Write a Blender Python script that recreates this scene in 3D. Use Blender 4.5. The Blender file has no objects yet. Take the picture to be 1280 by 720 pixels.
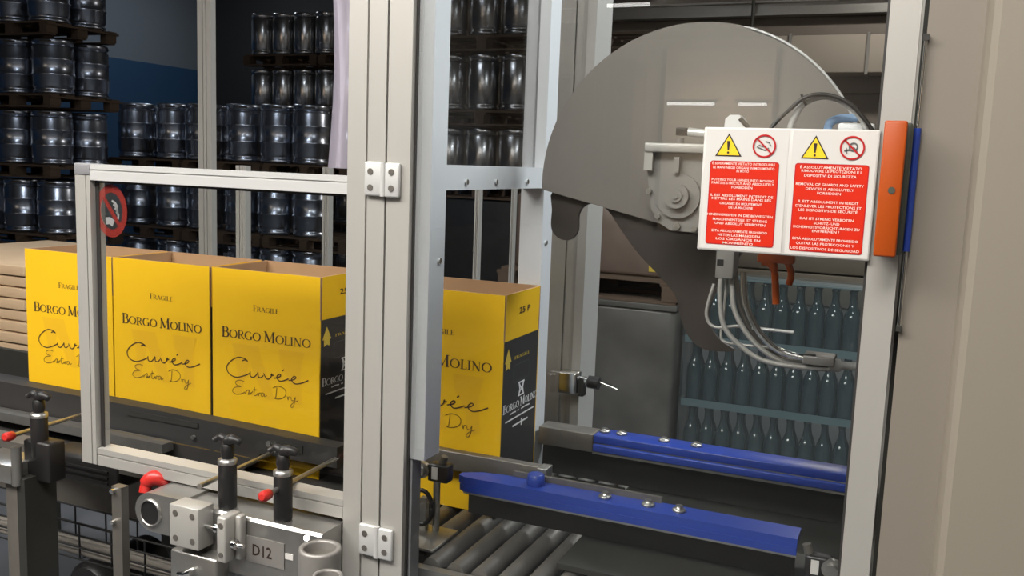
import bpy, bmesh, math, random
from mathutils import Vector, Matrix
random.seed(7)
PI = math.pi
C = bpy.context.scene.collection
SC = bpy.context.scene

# ------------------------------------------------------------------ camera
CAM_Z, FOCAL = 1.5, 1150.0            # focal length in pixels of the 1280 wide frame
YAW, PITCH, ROLL = (math.radians(a) for a in (-23.4, 7.65, 2.12))
FW = Vector((math.sin(YAW)*math.cos(PITCH), math.cos(YAW)*math.cos(PITCH), -math.sin(PITCH)))
R0 = Vector((math.cos(YAW), -math.sin(YAW), 0)); U0 = R0.cross(FW)
RT = R0*math.cos(ROLL) + U0*math.sin(ROLL)
UP = U0*math.cos(ROLL) - R0*math.sin(ROLL)
cd = bpy.data.cameras.new('camera'); cam = bpy.data.objects.new('camera', cd); C.objects.link(cam)
cd.sensor_width = 36; cd.lens = FOCAL/1280*36; cd.clip_start = .02; cd.clip_end = 100
cam.matrix_world = Matrix(((RT.x, UP.x, -FW.x, 0), (RT.y, UP.y, -FW.y, 0), (RT.z, UP.z, -FW.z, CAM_Z), (0, 0, 0, 1)))
SC.camera = cam

def at(px, py, Y):
    """the point of the plane y = Y that the photograph shows at a pixel"""
    d = RT*((px-640)/FOCAL) - UP*((py-360)/FOCAL) + FW
    return Vector((0, 0, CAM_Z)) + d*(Y/d.y)

# ------------------------------------------------------------------ view, world
SC.view_settings.view_transform = 'Standard'; SC.view_settings.look = 'None'
SC.view_settings.exposure = -0.38; SC.view_settings.gamma = 1; SC.view_settings.use_curve_mapping = False
W = bpy.data.worlds.new('world'); SC.world = W; W.use_nodes = True
W.node_tree.nodes['Background'].inputs[0].default_value = (.85, .92, 1, 1)
W.node_tree.nodes['Background'].inputs[1].default_value = .02
SC.cycles.transparent_max_bounces = 32
SC.cycles.max_bounces = 8
SC.cycles.sample_clamp_indirect = 4
SC.cycles.caustics_reflective = False; SC.cycles.caustics_refractive = False

# main lamps of the hall and added fill lamps: (x, y, z, size x, size y, watts, colour)
HALL_AND_FILL_LAMPS = [(-2.0, -.12, 2.65, 1.5, .7, 66, (1, .955, .89)),
              (-.45, -.12, 2.65, 1.3, .7, 50, (1, .955, .89)),
              (-1.0, -4.2, 3.9, 2.4, .3, 48, (1, .97, .93)),  # added fill lamp, brightens the upright front faces
              (.55, 2.1, 3.0, .3, 1.5, 110, (.90, .96, 1)),
              (-3.6, 2.4, 4.3, 1.5, .5, 36, (.72, .84, 1)),
              (-8.2, 9.2, 4.3, .3, 1.5, 26, (.85, .93, 1)),  # added lamp, there only to light the blue wall
              (.3, 9.0, 4.3, 1.5, .3, 120, (1, .94, .86))]  # added lamp, brightens the far wall on the right

# ------------------------------------------------------------------ materials
def mat(name, col, rough=.5, metal=0.0, noise=0.0, scale=20.0, bump=0.0, coat=0.0, spec=.5, stretch=None):
    m = bpy.data.materials.new(name); m.use_nodes = True
    nt = m.node_tree; b = nt.nodes['Principled BSDF']
    b.inputs['Base Color'].default_value = (*col, 1); b.inputs['Roughness'].default_value = rough
    b.inputs['Metallic'].default_value = metal; b.inputs['Coat Weight'].default_value = coat
    b.inputs['Specular IOR Level'].default_value = spec
    if noise or bump:
        tc = nt.nodes.new('ShaderNodeTexCoord'); mp = nt.nodes.new('ShaderNodeMapping')
        if stretch: mp.inputs['Scale'].default_value = stretch
        n = nt.nodes.new('ShaderNodeTexNoise'); n.inputs['Scale'].default_value = scale; n.inputs['Detail'].default_value = 4
        nt.links.new(tc.outputs['Object'], mp.inputs[0]); nt.links.new(mp.outputs[0], n.inputs['Vector'])
        if noise:
            r = nt.nodes.new('ShaderNodeMix'); r.data_type = 'RGBA'
            r.inputs[6].default_value = (*[c*(1-noise) for c in col], 1)
            r.inputs[7].default_value = (*[min(1, c*(1+noise)) for c in col], 1)
            nt.links.new(n.outputs[0], r.inputs[0]); nt.links.new(r.outputs[2], b.inputs['Base Color'])
        if bump:
            bp = nt.nodes.new('ShaderNodeBump'); bp.inputs['Strength'].default_value = bump; bp.inputs['Distance'].default_value = .004
            nt.links.new(n.outputs[0], bp.inputs['Height']); nt.links.new(bp.outputs[0], b.inputs['Normal'])
    return m

def glass(name, tint=(.96, .97, .97), ior=1.45, rough=0.0, milk=0.0, milkcol=(.8, .78, .85)):
    m = bpy.data.materials.new(name); m.use_nodes = True
    nt = m.node_tree; nt.nodes.clear()
    o = nt.nodes.new('ShaderNodeOutputMaterial'); t = nt.nodes.new('ShaderNodeBsdfTransparent')
    g = nt.nodes.new('ShaderNodeBsdfGlossy'); lw = nt.nodes.new('ShaderNodeLayerWeight'); pw = nt.nodes.new('ShaderNodeMath'); f = nt.nodes.new('ShaderNodeMath'); x = nt.nodes.new('ShaderNodeMixShader')
    t.inputs[0].default_value = (*tint, 1); g.inputs['Roughness'].default_value = rough; 
    r0 = ((ior-1)/(ior+1))**2
    lw.inputs[0].default_value = .5; pw.operation = 'POWER'; pw.inputs[1].default_value = 5
    f.operation = 'MULTIPLY_ADD'; f.inputs[1].default_value = 1-r0; f.inputs[2].default_value = r0
    nt.links.new(lw.outputs['Facing'], pw.inputs[0]); nt.links.new(pw.outputs[0], f.inputs[0]); nt.links.new(f.outputs[0], x.inputs[0])
    base = t.outputs[0]
    if milk:
        d = nt.nodes.new('ShaderNodeBsdfDiffuse'); d.inputs[0].default_value = (*milkcol, 1)
        y = nt.nodes.new('ShaderNodeMixShader'); y.inputs[0].default_value = milk
        nt.links.new(t.outputs[0], y.inputs[1]); nt.links.new(d.outputs[0], y.inputs[2]); base = y.outputs[0]
    nt.links.new(base, x.inputs[1]); nt.links.new(g.outputs[0], x.inputs[2]); nt.links.new(x.outputs[0], o.inputs[0])
    return m

def emit(name, col, s):
    m = bpy.data.materials.new(name); m.use_nodes = True; nt = m.node_tree; nt.nodes.clear()
    o = nt.nodes.new('ShaderNodeOutputMaterial'); e = nt.nodes.new('ShaderNodeEmission')
    e.inputs[0].default_value = (*col, 1); e.inputs[1].default_value = s; nt.links.new(e.outputs[0], o.inputs[0]); return m

M = dict(
    alu=mat('anodised_aluminium', (.47, .455, .425), .42, .35),
    alu_bright=mat('bright_aluminium', (.64, .64, .63), .38, .3),
    alu_lit=mat('lit_aluminium', (.80, .82, .84), .4, .25),  # aluminium lightened so side posts and crossbar look lit from the right
    alu_dark=mat('grey_corner_plastic', (.22, .22, .23), .5),
    steel=mat('brushed_steel', (.42, .41, .39), .32, .85, .12, 60, .05),
    steel_dull=mat('dull_steel', (.19, .175, .155), .45, .6, .2, 30),
    steel_dark=mat('dark_steel', (.040, .039, .034), .5, .3, .2, 20),
    chrome=mat('chrome', (.8, .8, .78), .15, 1),
    yellow=mat('yellow_carton', (.80, .47, .012), .5, 0, .03, 9, 0, 0, .35),
    kraft=mat('kraft_board', (.42, .25, .13), .8, 0, .06, 30),
    black_card=mat('black_carton', (.028, .027, .027), .5, 0, .1, 12),
    ink=mat('brown_black_ink', (.055, .03, .012), .6),
    ink_soft=mat('soft_olive_ink', (.17, .10, .012), .6),
    tone=mat('deep_yellow_ink', (.74, .42, .010), .55),
    ink_yellow=mat('yellow_ink', (.62, .44, .05), .6),
    ink_white=mat('white_ink', (.75, .74, .72), .6),
    ink_grey=mat('grey_ink', (.10, .10, .10), .6),
    rubber=mat('black_rubber', (.030, .028, .027), .55, 0, .35, 14, .1),
    black=mat('black_plastic', (.014, .013, .013), .42),
    blue=mat('blue_plastic', (.022, .052, .30), .35, 0, .06, 30),
    blue_dark=mat('blue_steel', (.02, .05, .30), .4),
    faded_red=glass('faded_red_film', (.80, .45, .42), 1.4, .2, .42, (.40, .05, .04)),
    faded_dark=glass('faded_dark_film', (.62, .64, .64), 1.4, .2, .35, (.06, .065, .065)),
    faded_grey=glass('faded_grey_film', (.7, .7, .7), 1.4, .2, .6, (.40, .40, .40)),
    red=mat('red_plastic', (.52, .025, .02), .35),
    orange=mat('orange_plastic', (.42, .066, .003), .4),
    orange_dark=mat('dark_grey_green_plastic', (.06, .065, .05), .5),
    sign_white=mat('sign_white', (.60, .58, .55), .45),
    sheet_white=mat('sheet_white', (.64, .62, .59), .45),
    sign_red=mat('sign_red', (.62, .020, .003), .6, spec=.25),
    sign_crimson=mat('sign_crimson', (.46, .012, .016), .6, spec=.25),
    sign_ink=mat('sign_ink_white', (.92, .78, .70), .5),
    sign_yellow=mat('sign_yellow', (.86, .60, .02), .45),
    sign_black=mat('sign_black', (.03, .015, .012), .5),
    disc=mat('grey_sheet_metal', (.225, .205, .185), .42, .25, .03, 12),
    arm=mat('dark_brown_steel', (.055, .045, .038), .5, .2, .1, 12),
    cast=mat('cast_aluminium', (.29, .275, .258), .45, .4, .08, 30, .08),
    white=mat('white_plastic', (.78, .78, .78), .4),
    hose=mat('milky_hose', (.55, .54, .52), .35),
    light_blue=mat('light_blue_plastic', (.30, .48, .75), .4),
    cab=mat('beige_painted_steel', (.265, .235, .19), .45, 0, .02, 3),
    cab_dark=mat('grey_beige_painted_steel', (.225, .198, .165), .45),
    wood=mat('pallet_wood', (.115, .075, .048), .8, 0, .25, 10, .1, stretch=(1, 6, 6)),
    board=mat('pale_board', (.56, .40, .25), .75, 0, .12, 8, 0, stretch=(1, 1, 8)),
    keg=mat('keg_steel', (.50, .54, .62), .27, .97, .1, 8),
    keg_small=mat('small_keg_steel', (.55, .55, .56), .24, .97, .06, 8),
    keg_red=mat('red_band', (.25, .02, .02), .5),
    bottle=mat('green_grey_glass', (.030, .046, .048), .09, 0, 0, 1, 0, 1),
    floor=mat('grey_concrete', (.15, .155, .165), .6, 0, .15, 3),
    tan=mat('tan_shutter', (.50, .40, .29), .7),
    dark_clad=mat('brown_grey_cladding', (.21, .18, .155), .7, 0, .15, 3),
    wall=mat('warehouse_wall', (.36, .315, .265), .85, 0, .08, 2),
    wall_shade=mat('shaded_wall', (.020, .021, .024), .85),  # shade at the back left of the hall, put into the wall colour
    wall_grey=mat('grey_blue_wall', (.16, .19, .23), .8),
    wall_blue=mat('blue_wall_paint', (.02, .07, .16), .7),
    ceil=mat('ceiling_panels', (.30, .29, .27), .9),
    pane=glass('clear_pane'),
    pane_grey=glass('smoky_pane', (.86, .86, .86)),
    film=glass('lilac_film', (.80, .78, .82), 1.4, .1, .46, (.70, .65, .76)),
    wrap=glass('stretch_wrap', (.84, .88, .88), 1.45, .06, .07, (.40, .47, .49)),
    tray=mat('blue_grey_tray', (.13, .18, .19), .35, 0, .1, 10),
    lamp=emit('lamp_diffuser', (1, .97, .92), 9),
    tube=emit('lamp_tube', (1, .97, .93), 14),
    wire=mat('black_wire', (.02, .02, .02), .4, .3),
    cable=mat('grey_cable', (.17, .155, .135), .5),
    goods=mat('grey_wrapped_goods', (.10, .095, .085), .25, 0, .7, 4, .6),
    goods_brown=mat('brown_wrapped_goods', (.16, .115, .09), .3, 0, .6, 5, .5),
)

# ------------------------------------------------------------------ mesh helpers
class MB:
    def __init__(s): s.v = []; s.f = []; s.m = []; s.sm = []
    def add(s, vs, fs, mi=0, smooth=False):
        k = len(s.v); s.v += [tuple(v) for v in vs]
        for f in fs: s.f.append(tuple(i+k for i in f)); s.m.append(mi); s.sm.append(smooth)
        return s
    def box(s, x0, x1, y0, y1, z0, z1, mi=0):
        v = [(x, y, z) for z in (z0, z1) for y in (y0, y1) for x in (x0, x1)]
        return s.add(v, [(0, 2, 3, 1), (4, 5, 7, 6), (0, 1, 5, 4), (2, 6, 7, 3), (0, 4, 6, 2), (1, 3, 7, 5)], mi)
    def bev(s, x0, x1, y0, y1, z0, z1, b, mi=0):
        bm = bmesh.new()
        bmesh.ops.create_cube(bm, size=1)
        for v in bm.verts: v.co = Vector(((x0+x1)/2+v.co.x*(x1-x0), (y0+y1)/2+v.co.y*(y1-y0), (z0+z1)/2+v.co.z*(z1-z0)))
        bmesh.ops.bevel(bm, geom=list(bm.edges), offset=b, segments=2, profile=.5, affect='EDGES')
        bm.verts.index_update()
        s.add([v.co.copy() for v in bm.verts], [[v.index for v in f.verts] for f in bm.faces], mi, True); bm.free(); return s
    def prism(s, pts, a, b, axis='y', mi=0):
        """polygon extruded along an axis: pts are the two other coordinates in xyz order"""
        def P(p, t): return {'y': (p[0], t, p[1]), 'x': (t, p[0], p[1]), 'z': (p[0], p[1], t)}[axis]
        n = len(pts); v = [P(p, a) for p in pts] + [P(p, b) for p in pts]
        ar = sum(pts[i][0]*pts[(i+1) % n][1]-pts[(i+1) % n][0]*pts[i][1] for i in range(n))
        fl = (ar > 0) == (b > a)
        if axis == 'y': fl = not fl
        f = [tuple(range(n))[::-1], tuple(range(n, 2*n))] + [(i, (i+1) % n, n+(i+1) % n, n+i) for i in range(n)]
        if not fl: f = [t[::-1] for t in f]
        return s.add(v, f, mi)
    def tube(s, path, r, n=10, mi=0, closed=False):
        path = [Vector(p) for p in path]; N = len(path); rs = r if isinstance(r, (list, tuple)) else [r]*N
        v = []; prev = None
        for i, p in enumerate(path):
            if closed: t = path[(i+1) % N]-path[i-1]
            else: t = path[min(i+1, N-1)]-path[max(i-1, 0)]
            t.normalize()
            if prev is None:
                a = Vector((0, 0, 1)) if abs(t.z) < .9 else Vector((1, 0, 0)); u = t.cross(a).normalized()
            else: u = (prev-t*prev.dot(t)).normalized()
            prev = u; w = t.cross(u)
            v += [p+(u*math.cos(2*PI*k/n)+w*math.sin(2*PI*k/n))*rs[i] for k in range(n)]
        f = []
        for i in range(N if closed else N-1):
            j = (i+1) % N
            f += [(i*n+k, i*n+(k+1) % n, j*n+(k+1) % n, j*n+k) for k in range(n)]
        s.add(v, f, mi, True)
        if not closed: s.add(v[:n], [tuple(range(n))[::-1]], mi); s.add(v[-n:], [tuple(range(n))], mi)
        return s
    def cyl(s, p0, p1, r, n=20, mi=0): return s.tube([p0, p1], r, n, mi)
    def lathe(s, prof, n=24, o=(0, 0, 0), mi=0):
        v = [(o[0]+r*math.cos(2*PI*k/n), o[1]+r*math.sin(2*PI*k/n), o[2]+z) for r, z in prof for k in range(n)]
        f = [(i*n+k, i*n+(k+1) % n, (i+1)*n+(k+1) % n, (i+1)*n+k) for i in range(len(prof)-1) for k in range(n)]
        s.add(v, f, mi, True); s.add(v[:n], [tuple(range(n))[::-1]], mi); s.add(v[-n:], [tuple(range(n))], mi); return s
    def build(s, name, mats, parent=None, origin=None):
        me = bpy.data.meshes.new(name)
        off = Vector(parent['_o']) if parent is not None else None
        if parent is None:
            if origin is None:
                xs, ys, zs = zip(*s.v); origin = ((min(xs)+max(xs))/2, (min(ys)+max(ys))/2, min(zs))
            off = Vector(origin)
        me.from_pydata([tuple(Vector(v)-off) for v in s.v], [], s.f)
        for m in (mats if isinstance(mats, (list, tuple)) else [mats]): me.materials.append(M[m])
        for p, mi, sm in zip(me.polygons, s.m, s.sm): p.material_index = mi; p.use_smooth = sm
        o = bpy.data.objects.new(name, me); C.objects.link(o)
        if parent is not None: o.parent = parent
        else: o.location = off
        o['_o'] = off
        return o

def smooth(pts, n=6, closed=False):
    pts = [Vector(p) for p in pts]; N = len(pts); out = []
    for i in range(N if closed else N-1):
        p = [pts[(i+k) % N] if closed else pts[max(0, min(N-1, i+k))] for k in (-1, 0, 1, 2)]
        for j in range(n):
            t = j/n
            out.append(.5*((2*p[1])+(p[2]-p[0])*t+(2*p[0]-5*p[1]+4*p[2]-p[3])*t*t+(3*p[1]-p[0]-3*p[2]+p[3])*t**3))
    if not closed: out.append(pts[-1])
    return out

def tag(o, label=None, cat=None, group=None, kind=None):
    if label: o['label'] = label
    if cat: o['category'] = cat
    if group: o['group'] = group
    if kind: o['kind'] = kind
    return o
def thing(name, label, cat, loc=(0, 0, 0), group=None):
    o = bpy.data.objects.new(name, None); o.empty_display_size = .05; C.objects.link(o); o.location = loc; o['_o'] = loc
    return tag(o, label, cat, group)
def struct(name, mb, m): return tag(mb.build(name, m), kind='structure')
KIDS = {}
def dup(root, loc, label=None, group=None):
    """a copy of a thing with copies of its parts and sub-parts"""
    r = root.copy(); C.objects.link(r); r.location = loc
    if label: r['label'] = label
    if group: r['group'] = group
    for ch in list(root.children):
        c = ch.copy(); C.objects.link(c); c.parent = r
        for g in list(ch.children):
            d = g.copy(); C.objects.link(d); d.parent = c
    return r
ORD = ['first', 'second', 'third', 'fourth', 'fifth', 'sixth', 'seventh', 'eighth', 'ninth', 'tenth', 'eleventh', 'twelfth', 'thirteenth', 'fourteenth', 'fifteenth', 'sixteenth']

# ------------------------------------------------------------------ lettering
def arc(cx, cy, rx, ry, a0, a1, n=14):
    return [(cx+rx*math.cos(math.radians(a0+(a1-a0)*i/n)), cy+ry*math.sin(math.radians(a0+(a1-a0)*i/n))) for i in range(n+1)]
K, T = .15, .05      # thick and thin stroke of the serif capitals
def stem(x, y0=0, y1=1, k=K): return [([(x, y0), (x, y1)], k), ([(x-.16, y0+.02), (x+.16, y0+.02)], T), ([(x-.16, y1-.02), (x+.16, y1-.02)], T)]
GL = {
    'B': (.72, stem(.18)+[([(.18, .97)]+arc(.38, .75, .20, .22, 90, -90)+[(.18, .53)], None), ([(.18, .53)]+arc(.40, .28, .25, .25, 90, -90)+[(.18, .03)], None)]),
    'O': (.98, [(arc(.49, .5, .40, .47, 0, 360, 28), None)]),
    'R': (.80, stem(.18)+[([(.18, .97)]+arc(.38, .74, .22, .23, 90, -90)+[(.18, .51)], None), ([(.40, .50), (.60, .18), (.78, .02)], K*.8)]),
    'G': (.92, [(arc(.50, .5, .41, .47, 48, 300, 22)+[(.78, .12)], None), ([(.78, .05), (.78, .42)], K), ([(.64, .42), (.90, .42)], T)]),
    'M': (1.06, [([(.16, 0), (.18, 1)], T), ([(.18, 1), (.53, .08)], K), ([(.53, .08), (.86, 1)], T), ([(.88, 0), (.86, 1)], K), ([(.04, .02), (.28, .02)], T), ([(.74, .02), (1.02, .02)], T), ([(.04, .98), (.2, .98)], T), ([(.86, .98), (1.02, .98)], T)]),
    'L': (.66, stem(.18)+[([(.18, .03), (.58, .03), (.62, .22)], T)]),
    'I': (.36, stem(.18)),
    'N': (.94, [([(.18, 0), (.18, 1)], T), ([(.16, 1), (.76, .02)], K), ([(.76, 0), (.76, 1)], T), ([(.04, .02), (.32, .02)], T), ([(.04, .98), (.2, .98)], T), ([(.62, .98), (.90, .98)], T)]),
    'F': (.60, stem(.18)+[([(.18, .97), (.54, .97), (.57, .80)], T), ([(.18, .52), (.46, .52)], T)]),
    'A': (.86, [([(.10, 0), (.42, 1)], T), ([(.42, 1), (.76, 0)], K), ([(.22, .33), (.62, .33)], T), ([(0, .02), (.22, .02)], T), ([(.62, .02), (.9, .02)], T)]),
    'E': (.66, stem(.18)+[([(.18, .97), (.56, .97), (.58, .80)], T), ([(.18, .52), (.48, .52)], T), ([(.18, .03), (.58, .03), (.61, .2)], T)]),
    ' ': (.28, []),
}
def ribbon(mb, pts, w, P, mi=0):
    n = len(pts); v = []
    for i, p in enumerate(pts):
        a = pts[max(0, i-1)]; b = pts[min(n-1, i+1)]; dx, dy = b[0]-a[0], b[1]-a[1]; l = math.hypot(dx, dy) or 1
        dx /= l; dy /= l
        h = (w if w is not None else T+(K-T)*abs(dy)**1.4)/2
        v += [P(p[0]-dy*h, p[1]+dx*h), P(p[0]+dy*h, p[1]-dx*h)]
    mb.add(v, [(2*i, 2*i+1, 2*i+3, 2*i+2) for i in range(n-1)], mi)
def serif(mb, text, u0, u1, v0, h, P, big=(), mi=0, bold=1.0):
    """serif capitals from u0 to u1 on the base line v0; letters of `big` positions are a quarter taller"""
    tot = sum(GL[c][0]*(1.28 if i in big else 1) for i, c in enumerate(text)); x = 0; s = (u1-u0)/tot
    for i, c in enumerate(text):
        g = 1.28 if i in big else 1
        for pts, w in GL[c][1]:
            ribbon(mb, pts, None if w is None else w*bold, lambda a, b: P(u0+(x+a*g)*s, v0+b*g*h), mi)
        x += GL[c][0]*g
CUVEE = [
    [(.20, .86), (.235, .92), (.27, .88), (.23, .98), (.15, 1.0), (.06, .80), (0, .48), (.03, .18), (.12, .06), (.22, .18), (.30, .34)],
    [(.30, .42), (.305, .22), (.345, .18), (.39, .36), (.40, .44), (.405, .24), (.44, .22), (.47, .34)],
    [(.47, .44), (.50, .24), (.53, .20), (.565, .34), (.575, .48), (.565, .40), (.60, .42)],
    [(.60, .28), (.66, .36), (.685, .46), (.665, .50), (.635, .36), (.665, .20), (.72, .24), (.78, .36)],
    [(.78, .28), (.845, .36), (.87, .47), (.845, .50), (.815, .34), (.855, .18), (.93, .24), (1.02, .42)],
    [(.70, .66), (.725, .74)],
]
EXTRA = [
    [(.19, .96), (.12, 1.0), (.05, .88), (.07, .72), (.14, .66), (.04, .56), (0, .34), (.06, .20), (.15, .28), (.20, .40)],
    [(.20, .30), (.24, .52), (.27, .50), (.25, .28), (.31, .44)], [(.26, .52), (.28, .30), (.33, .52)],
    [(.355, .74), (.345, .34), (.375, .30), (.40, .42)], [(.33, .60), (.39, .62)],
    [(.40, .46), (.415, .30), (.425, .46), (.455, .48)], [(.50, .48), (.47, .50), (.455, .36), (.48, .30), (.51, .48), (.51, .32), (.55, .40)],
    [(.70, .92), (.685, .40), (.66, .32), (.70, .30)], [(.64, .86), (.72, 1.0), (.82, .90), (.84, .62), (.79, .40), (.70, .30), (.66, .36)],
    [(.86, .54), (.875, .34), (.88, .50), (.91, .54)], [(.92, .54), (.925, .38), (.96, .36), (.985, .56), (.97, .20), (.94, -.02), (.91, .04), (.95, .22), (1.03, .40)],
]
def script(mb, strokes, u0, u1, v0, h, P, w, mi=0, slope=0.0):
    for st in strokes:
        pts = [(p.x, p.y) for p in smooth([(a, b, 0) for a, b in st], 5)]
        q = [(u0+a*(u1-u0), v0+b*h+slope*a) for a, b in pts]
        ribbon(mb, q, w, P, mi)
def sans(mb, text, u0, u1, v0, h, P, mi=0, bold=.018):
    """built-in sans lettering stretched to fit"""
    cu = bpy.data.curves.new('letters', 'FONT'); cu.body = text; cu.fill_mode = 'BOTH'; cu.resolution_u = 2; cu.offset = bold
    ob = bpy.data.objects.new('letters', cu); C.objects.link(ob)
    dg = bpy.context.evaluated_depsgraph_get(); dg.update()
    me = ob.evaluated_get(dg).to_mesh()
    xs = [v.co.x for v in me.vertices]; ys = [v.co.y for v in me.vertices]
    x0, x1 = min(xs), max(xs); y1 = max(ys)
    vs = [P(u0+(v.co.x-x0)/(x1-x0)*(u1-u0), v0+v.co.y/.72*h) for v in me.vertices]
    fs = [tuple(p.vertices) for p in me.polygons]
    ob.evaluated_get(dg).to_mesh_clear(); bpy.data.objects.remove(ob); bpy.data.curves.remove(cu)
    mb.add(vs, fs, mi)

# ================================================================== the setting
struct('floor', MB().box(-10.2, 4.2, -20.2, 12.2, -.1, 0), 'floor')
struct('ceiling', MB().box(-10.2, 4.2, -20.2, 12.2, 4.6, 4.7), 'ceil')
wl = MB().box(-10.2, -10, -20, 12, 2.72, 4.6, 0).box(-10.2, -10, -20, 12, 0, 2.72, 1)
struct('wall_left', wl, ['wall_grey', 'wall_blue'])
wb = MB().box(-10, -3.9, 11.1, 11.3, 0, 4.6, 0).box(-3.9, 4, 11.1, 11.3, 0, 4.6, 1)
struct('wall_back', wb, ['wall_shade', 'wall'])
struct('wall_right', MB().box(4, 4.2, -20, 12, 0, 4.6), 'wall')
struct('wall_rear', MB().box(-10.2, 4.2, -20.2, -20, 0, 4.6), 'wall')

t = thing('roller_shutter', 'tan roller shutter on the rear wall of the hall behind', 'shutter', (-4.5, -19.95, 0))
for i in range(16): MB().bev(-5.75, -3.2, -19.99, -19.95, .02+i*.27, .285+i*.27, .008).build('slat', 'tan', t)
for x in (-5.85, -3.2): MB().box(x, x+.1, -19.99, -19.9, 0, 4.35).build('guide', 'steel_dark', t)
t = thing('storage_container', 'dark grey steel container along the rear wall of the hall behind', 'container', (-8, -19, 0))
MB().bev(-9.6, -6.2, -19.9, -18.9, .05, 4.0, .02).build('body', 'dark_clad', t)
for k in range(12): MB().box(-9.5+k*.28, -9.4+k*.28, -18.9, -18.86, .2, 3.9).build('rib', 'dark_clad', t)
# ================================================================== lamps
for i, (x, y, z, sx, sy, w, col) in enumerate(HALL_AND_FILL_LAMPS):
    t = thing('hall_or_fill_lamp', ['hall lamp over the aisle in front of the yellow cartons', 'hall lamp over the aisle in front of the warning sign',
                               'longest lamp, added as frontal fill over the aisle well back from the machine', 'hall lamp above the bottle pallet behind the machine',
                               'hall lamp between the conveyor and the keg stacks', 'added lamp lighting the blue wall beyond the kegs', 'added lamp brightening the far wall near the pale sectional door'][i], 'lamp', (x, y, z))
    MB().box(x-sx/2-.03, x+sx/2+.03, y-sy/2-.03, y+sy/2+.03, z+.02, z+.09).build('housing', 'white', t)
    MB().box(x-sx/2, x+sx/2, y-sy/2, y+sy/2, z+.005, z+.02).build('diffuser', 'lamp', t)
    for k in (-.4, .4):
        MB().cyl((x+(k*sx if sx > sy else 0), y+(k*sy if sy > sx else 0), z+.09), (x+(k*sx if sx > sy else 0), y+(k*sy if sy > sx else 0), 4.6), .006, 6).build('hanger', 'steel', t)
    ld = bpy.data.lights.new('lamp_light', 'AREA'); ld.shape = 'RECTANGLE'; ld.size = sx; ld.size_y = sy; ld.energy = w; ld.color = col
    lo = bpy.data.objects.new('lamp_light', ld); C.objects.link(lo); lo.parent = t; lo.location = (0, 0, 0)
# far tubes of the hall that the door pane mirrors
for x, y, z, l, lab in ((-4.77, -18.5, 2.98, 1.05, 'tube lamp low by the rear wall, longer of the pair'), (-3.42, -18.5, 2.98, .6, 'tube lamp low by the rear wall, shorter of the pair'),
                        (-5.1, -14.5, 4.45, .8, 'tube lamp close under the ceiling of the hall behind'), (-1.0, -14.5, 4.45, .8, 'tube lamp close under the ceiling, on the aisle side')):
    t = thing('tube_lamp', lab, 'lamp', (x, y, z), 'tube lamps down the hall')
    MB().box(x-l/2-.05, x+l/2+.05, y-.06, y+.06, z+.03, z+.09).build('housing', 'white', t)
    MB().cyl((x-l/2, y, z), (x+l/2, y, z), .035, 10).build('tube', 'tube', t)
    for q in (-.4, .4): MB().cyl((x+q*l, y, z+.09), (x+q*l, y, 4.6), .006, 6).build('hanger', 'steel', t)
    ld = bpy.data.lights.new('lamp_light', 'AREA'); ld.shape = 'RECTANGLE'; ld.size = l; ld.size_y = .1; ld.energy = 130; ld.color = (1, .93, .84)
    lo = bpy.data.objects.new('lamp_light', ld); C.objects.link(lo); lo.parent = t; lo.location = (0, -.08, -.06); lo.rotation_euler = (math.radians(-62), 0, 0)

# ================================================================== cabinet at the right edge
Yf = 1.05
t = thing('control_cabinet', 'tall beige sheet metal cabinet beside the orange switch', 'cabinet', (.2, 1.2, 0))
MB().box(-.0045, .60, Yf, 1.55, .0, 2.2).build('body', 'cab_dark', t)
prof = [(.048, Yf), (.050, Yf-.012), (.0535, Yf-.022), (.060, Yf-.028), (.6, Yf-.028), (.6, Yf)]
MB().prism(prof, .0, 2.2, 'z').build('door', 'cab', t)

# ================================================================== enclosure frame
def profile(mb, x0, x1, y0, y1, z0, z1, grooves=(), face='y', gw=.003, gd=.004, mi=0):
    """upright aluminium extrusion with shallow grooves down its front face"""
    pts = [(x0, y0)]
    for g in grooves: pts += [(g-gw/2, y0), (g-gw/2, y0+gd), (g+gw/2, y0+gd), (g+gw/2, y0)]
    pts += [(x1, y0), (x1, y1), (x0, y1)]
    return mb.prism(pts, z0, z1, 'z', mi)
E_ = thing('machine_enclosure', 'tall aluminium frame of the packing machine with a side opening for boxes', 'machine frame', (-.35, 1.4, 0))
profile(MB(), -.701, -.6425, Yf, Yf+.045, 0, 2.2, (-.671,)).build('front_post', 'alu', E_)
MB().box(-.625, -.58, 1.062, 1.105, 1.097, 2.2).build('side_post', 'alu_lit', E_)
MB().box(-.625, -.599, 1.064, 1.088, 0, 1.0965).build('lower_side_post', 'alu_dark', E_)
MB().box(-.622, -.58, 1.462, 1.508, .955, 2.2).build('side_post', 'alu_lit', E_)
MB().box(-.622, -.58, 1.105, 1.462, 1.462, 1.496).build('crossbar', 'alu_lit', E_)
def pins(name, m, parent, segs):
    for p0, p1, r in segs: MB().cyl(p0, p1, r, 12).build(name, m, parent)
pins('screw', 'chrome', E_, [((-.582, y, z), (-.5775, y, z), .004) for y, z in ((1.165, 1.473), (1.265, 1.473), (1.385, 1.473), (1.09, 1.368), (1.48, 1.368))])
MB().box(-.603, -.599, 1.105, 1.462, 1.496, 2.2).build('side_pane', 'pane_grey', E_)
profile(MB(), -.665, -.58, 1.695, 1.79, 0, 2.2, (-.62,)).build('rear_post', 'alu', E_)
MB().box(-.604, -.598, 1.508, 1.695, .98, 2.2).build('side_pane', 'pane_grey', E_)
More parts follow.
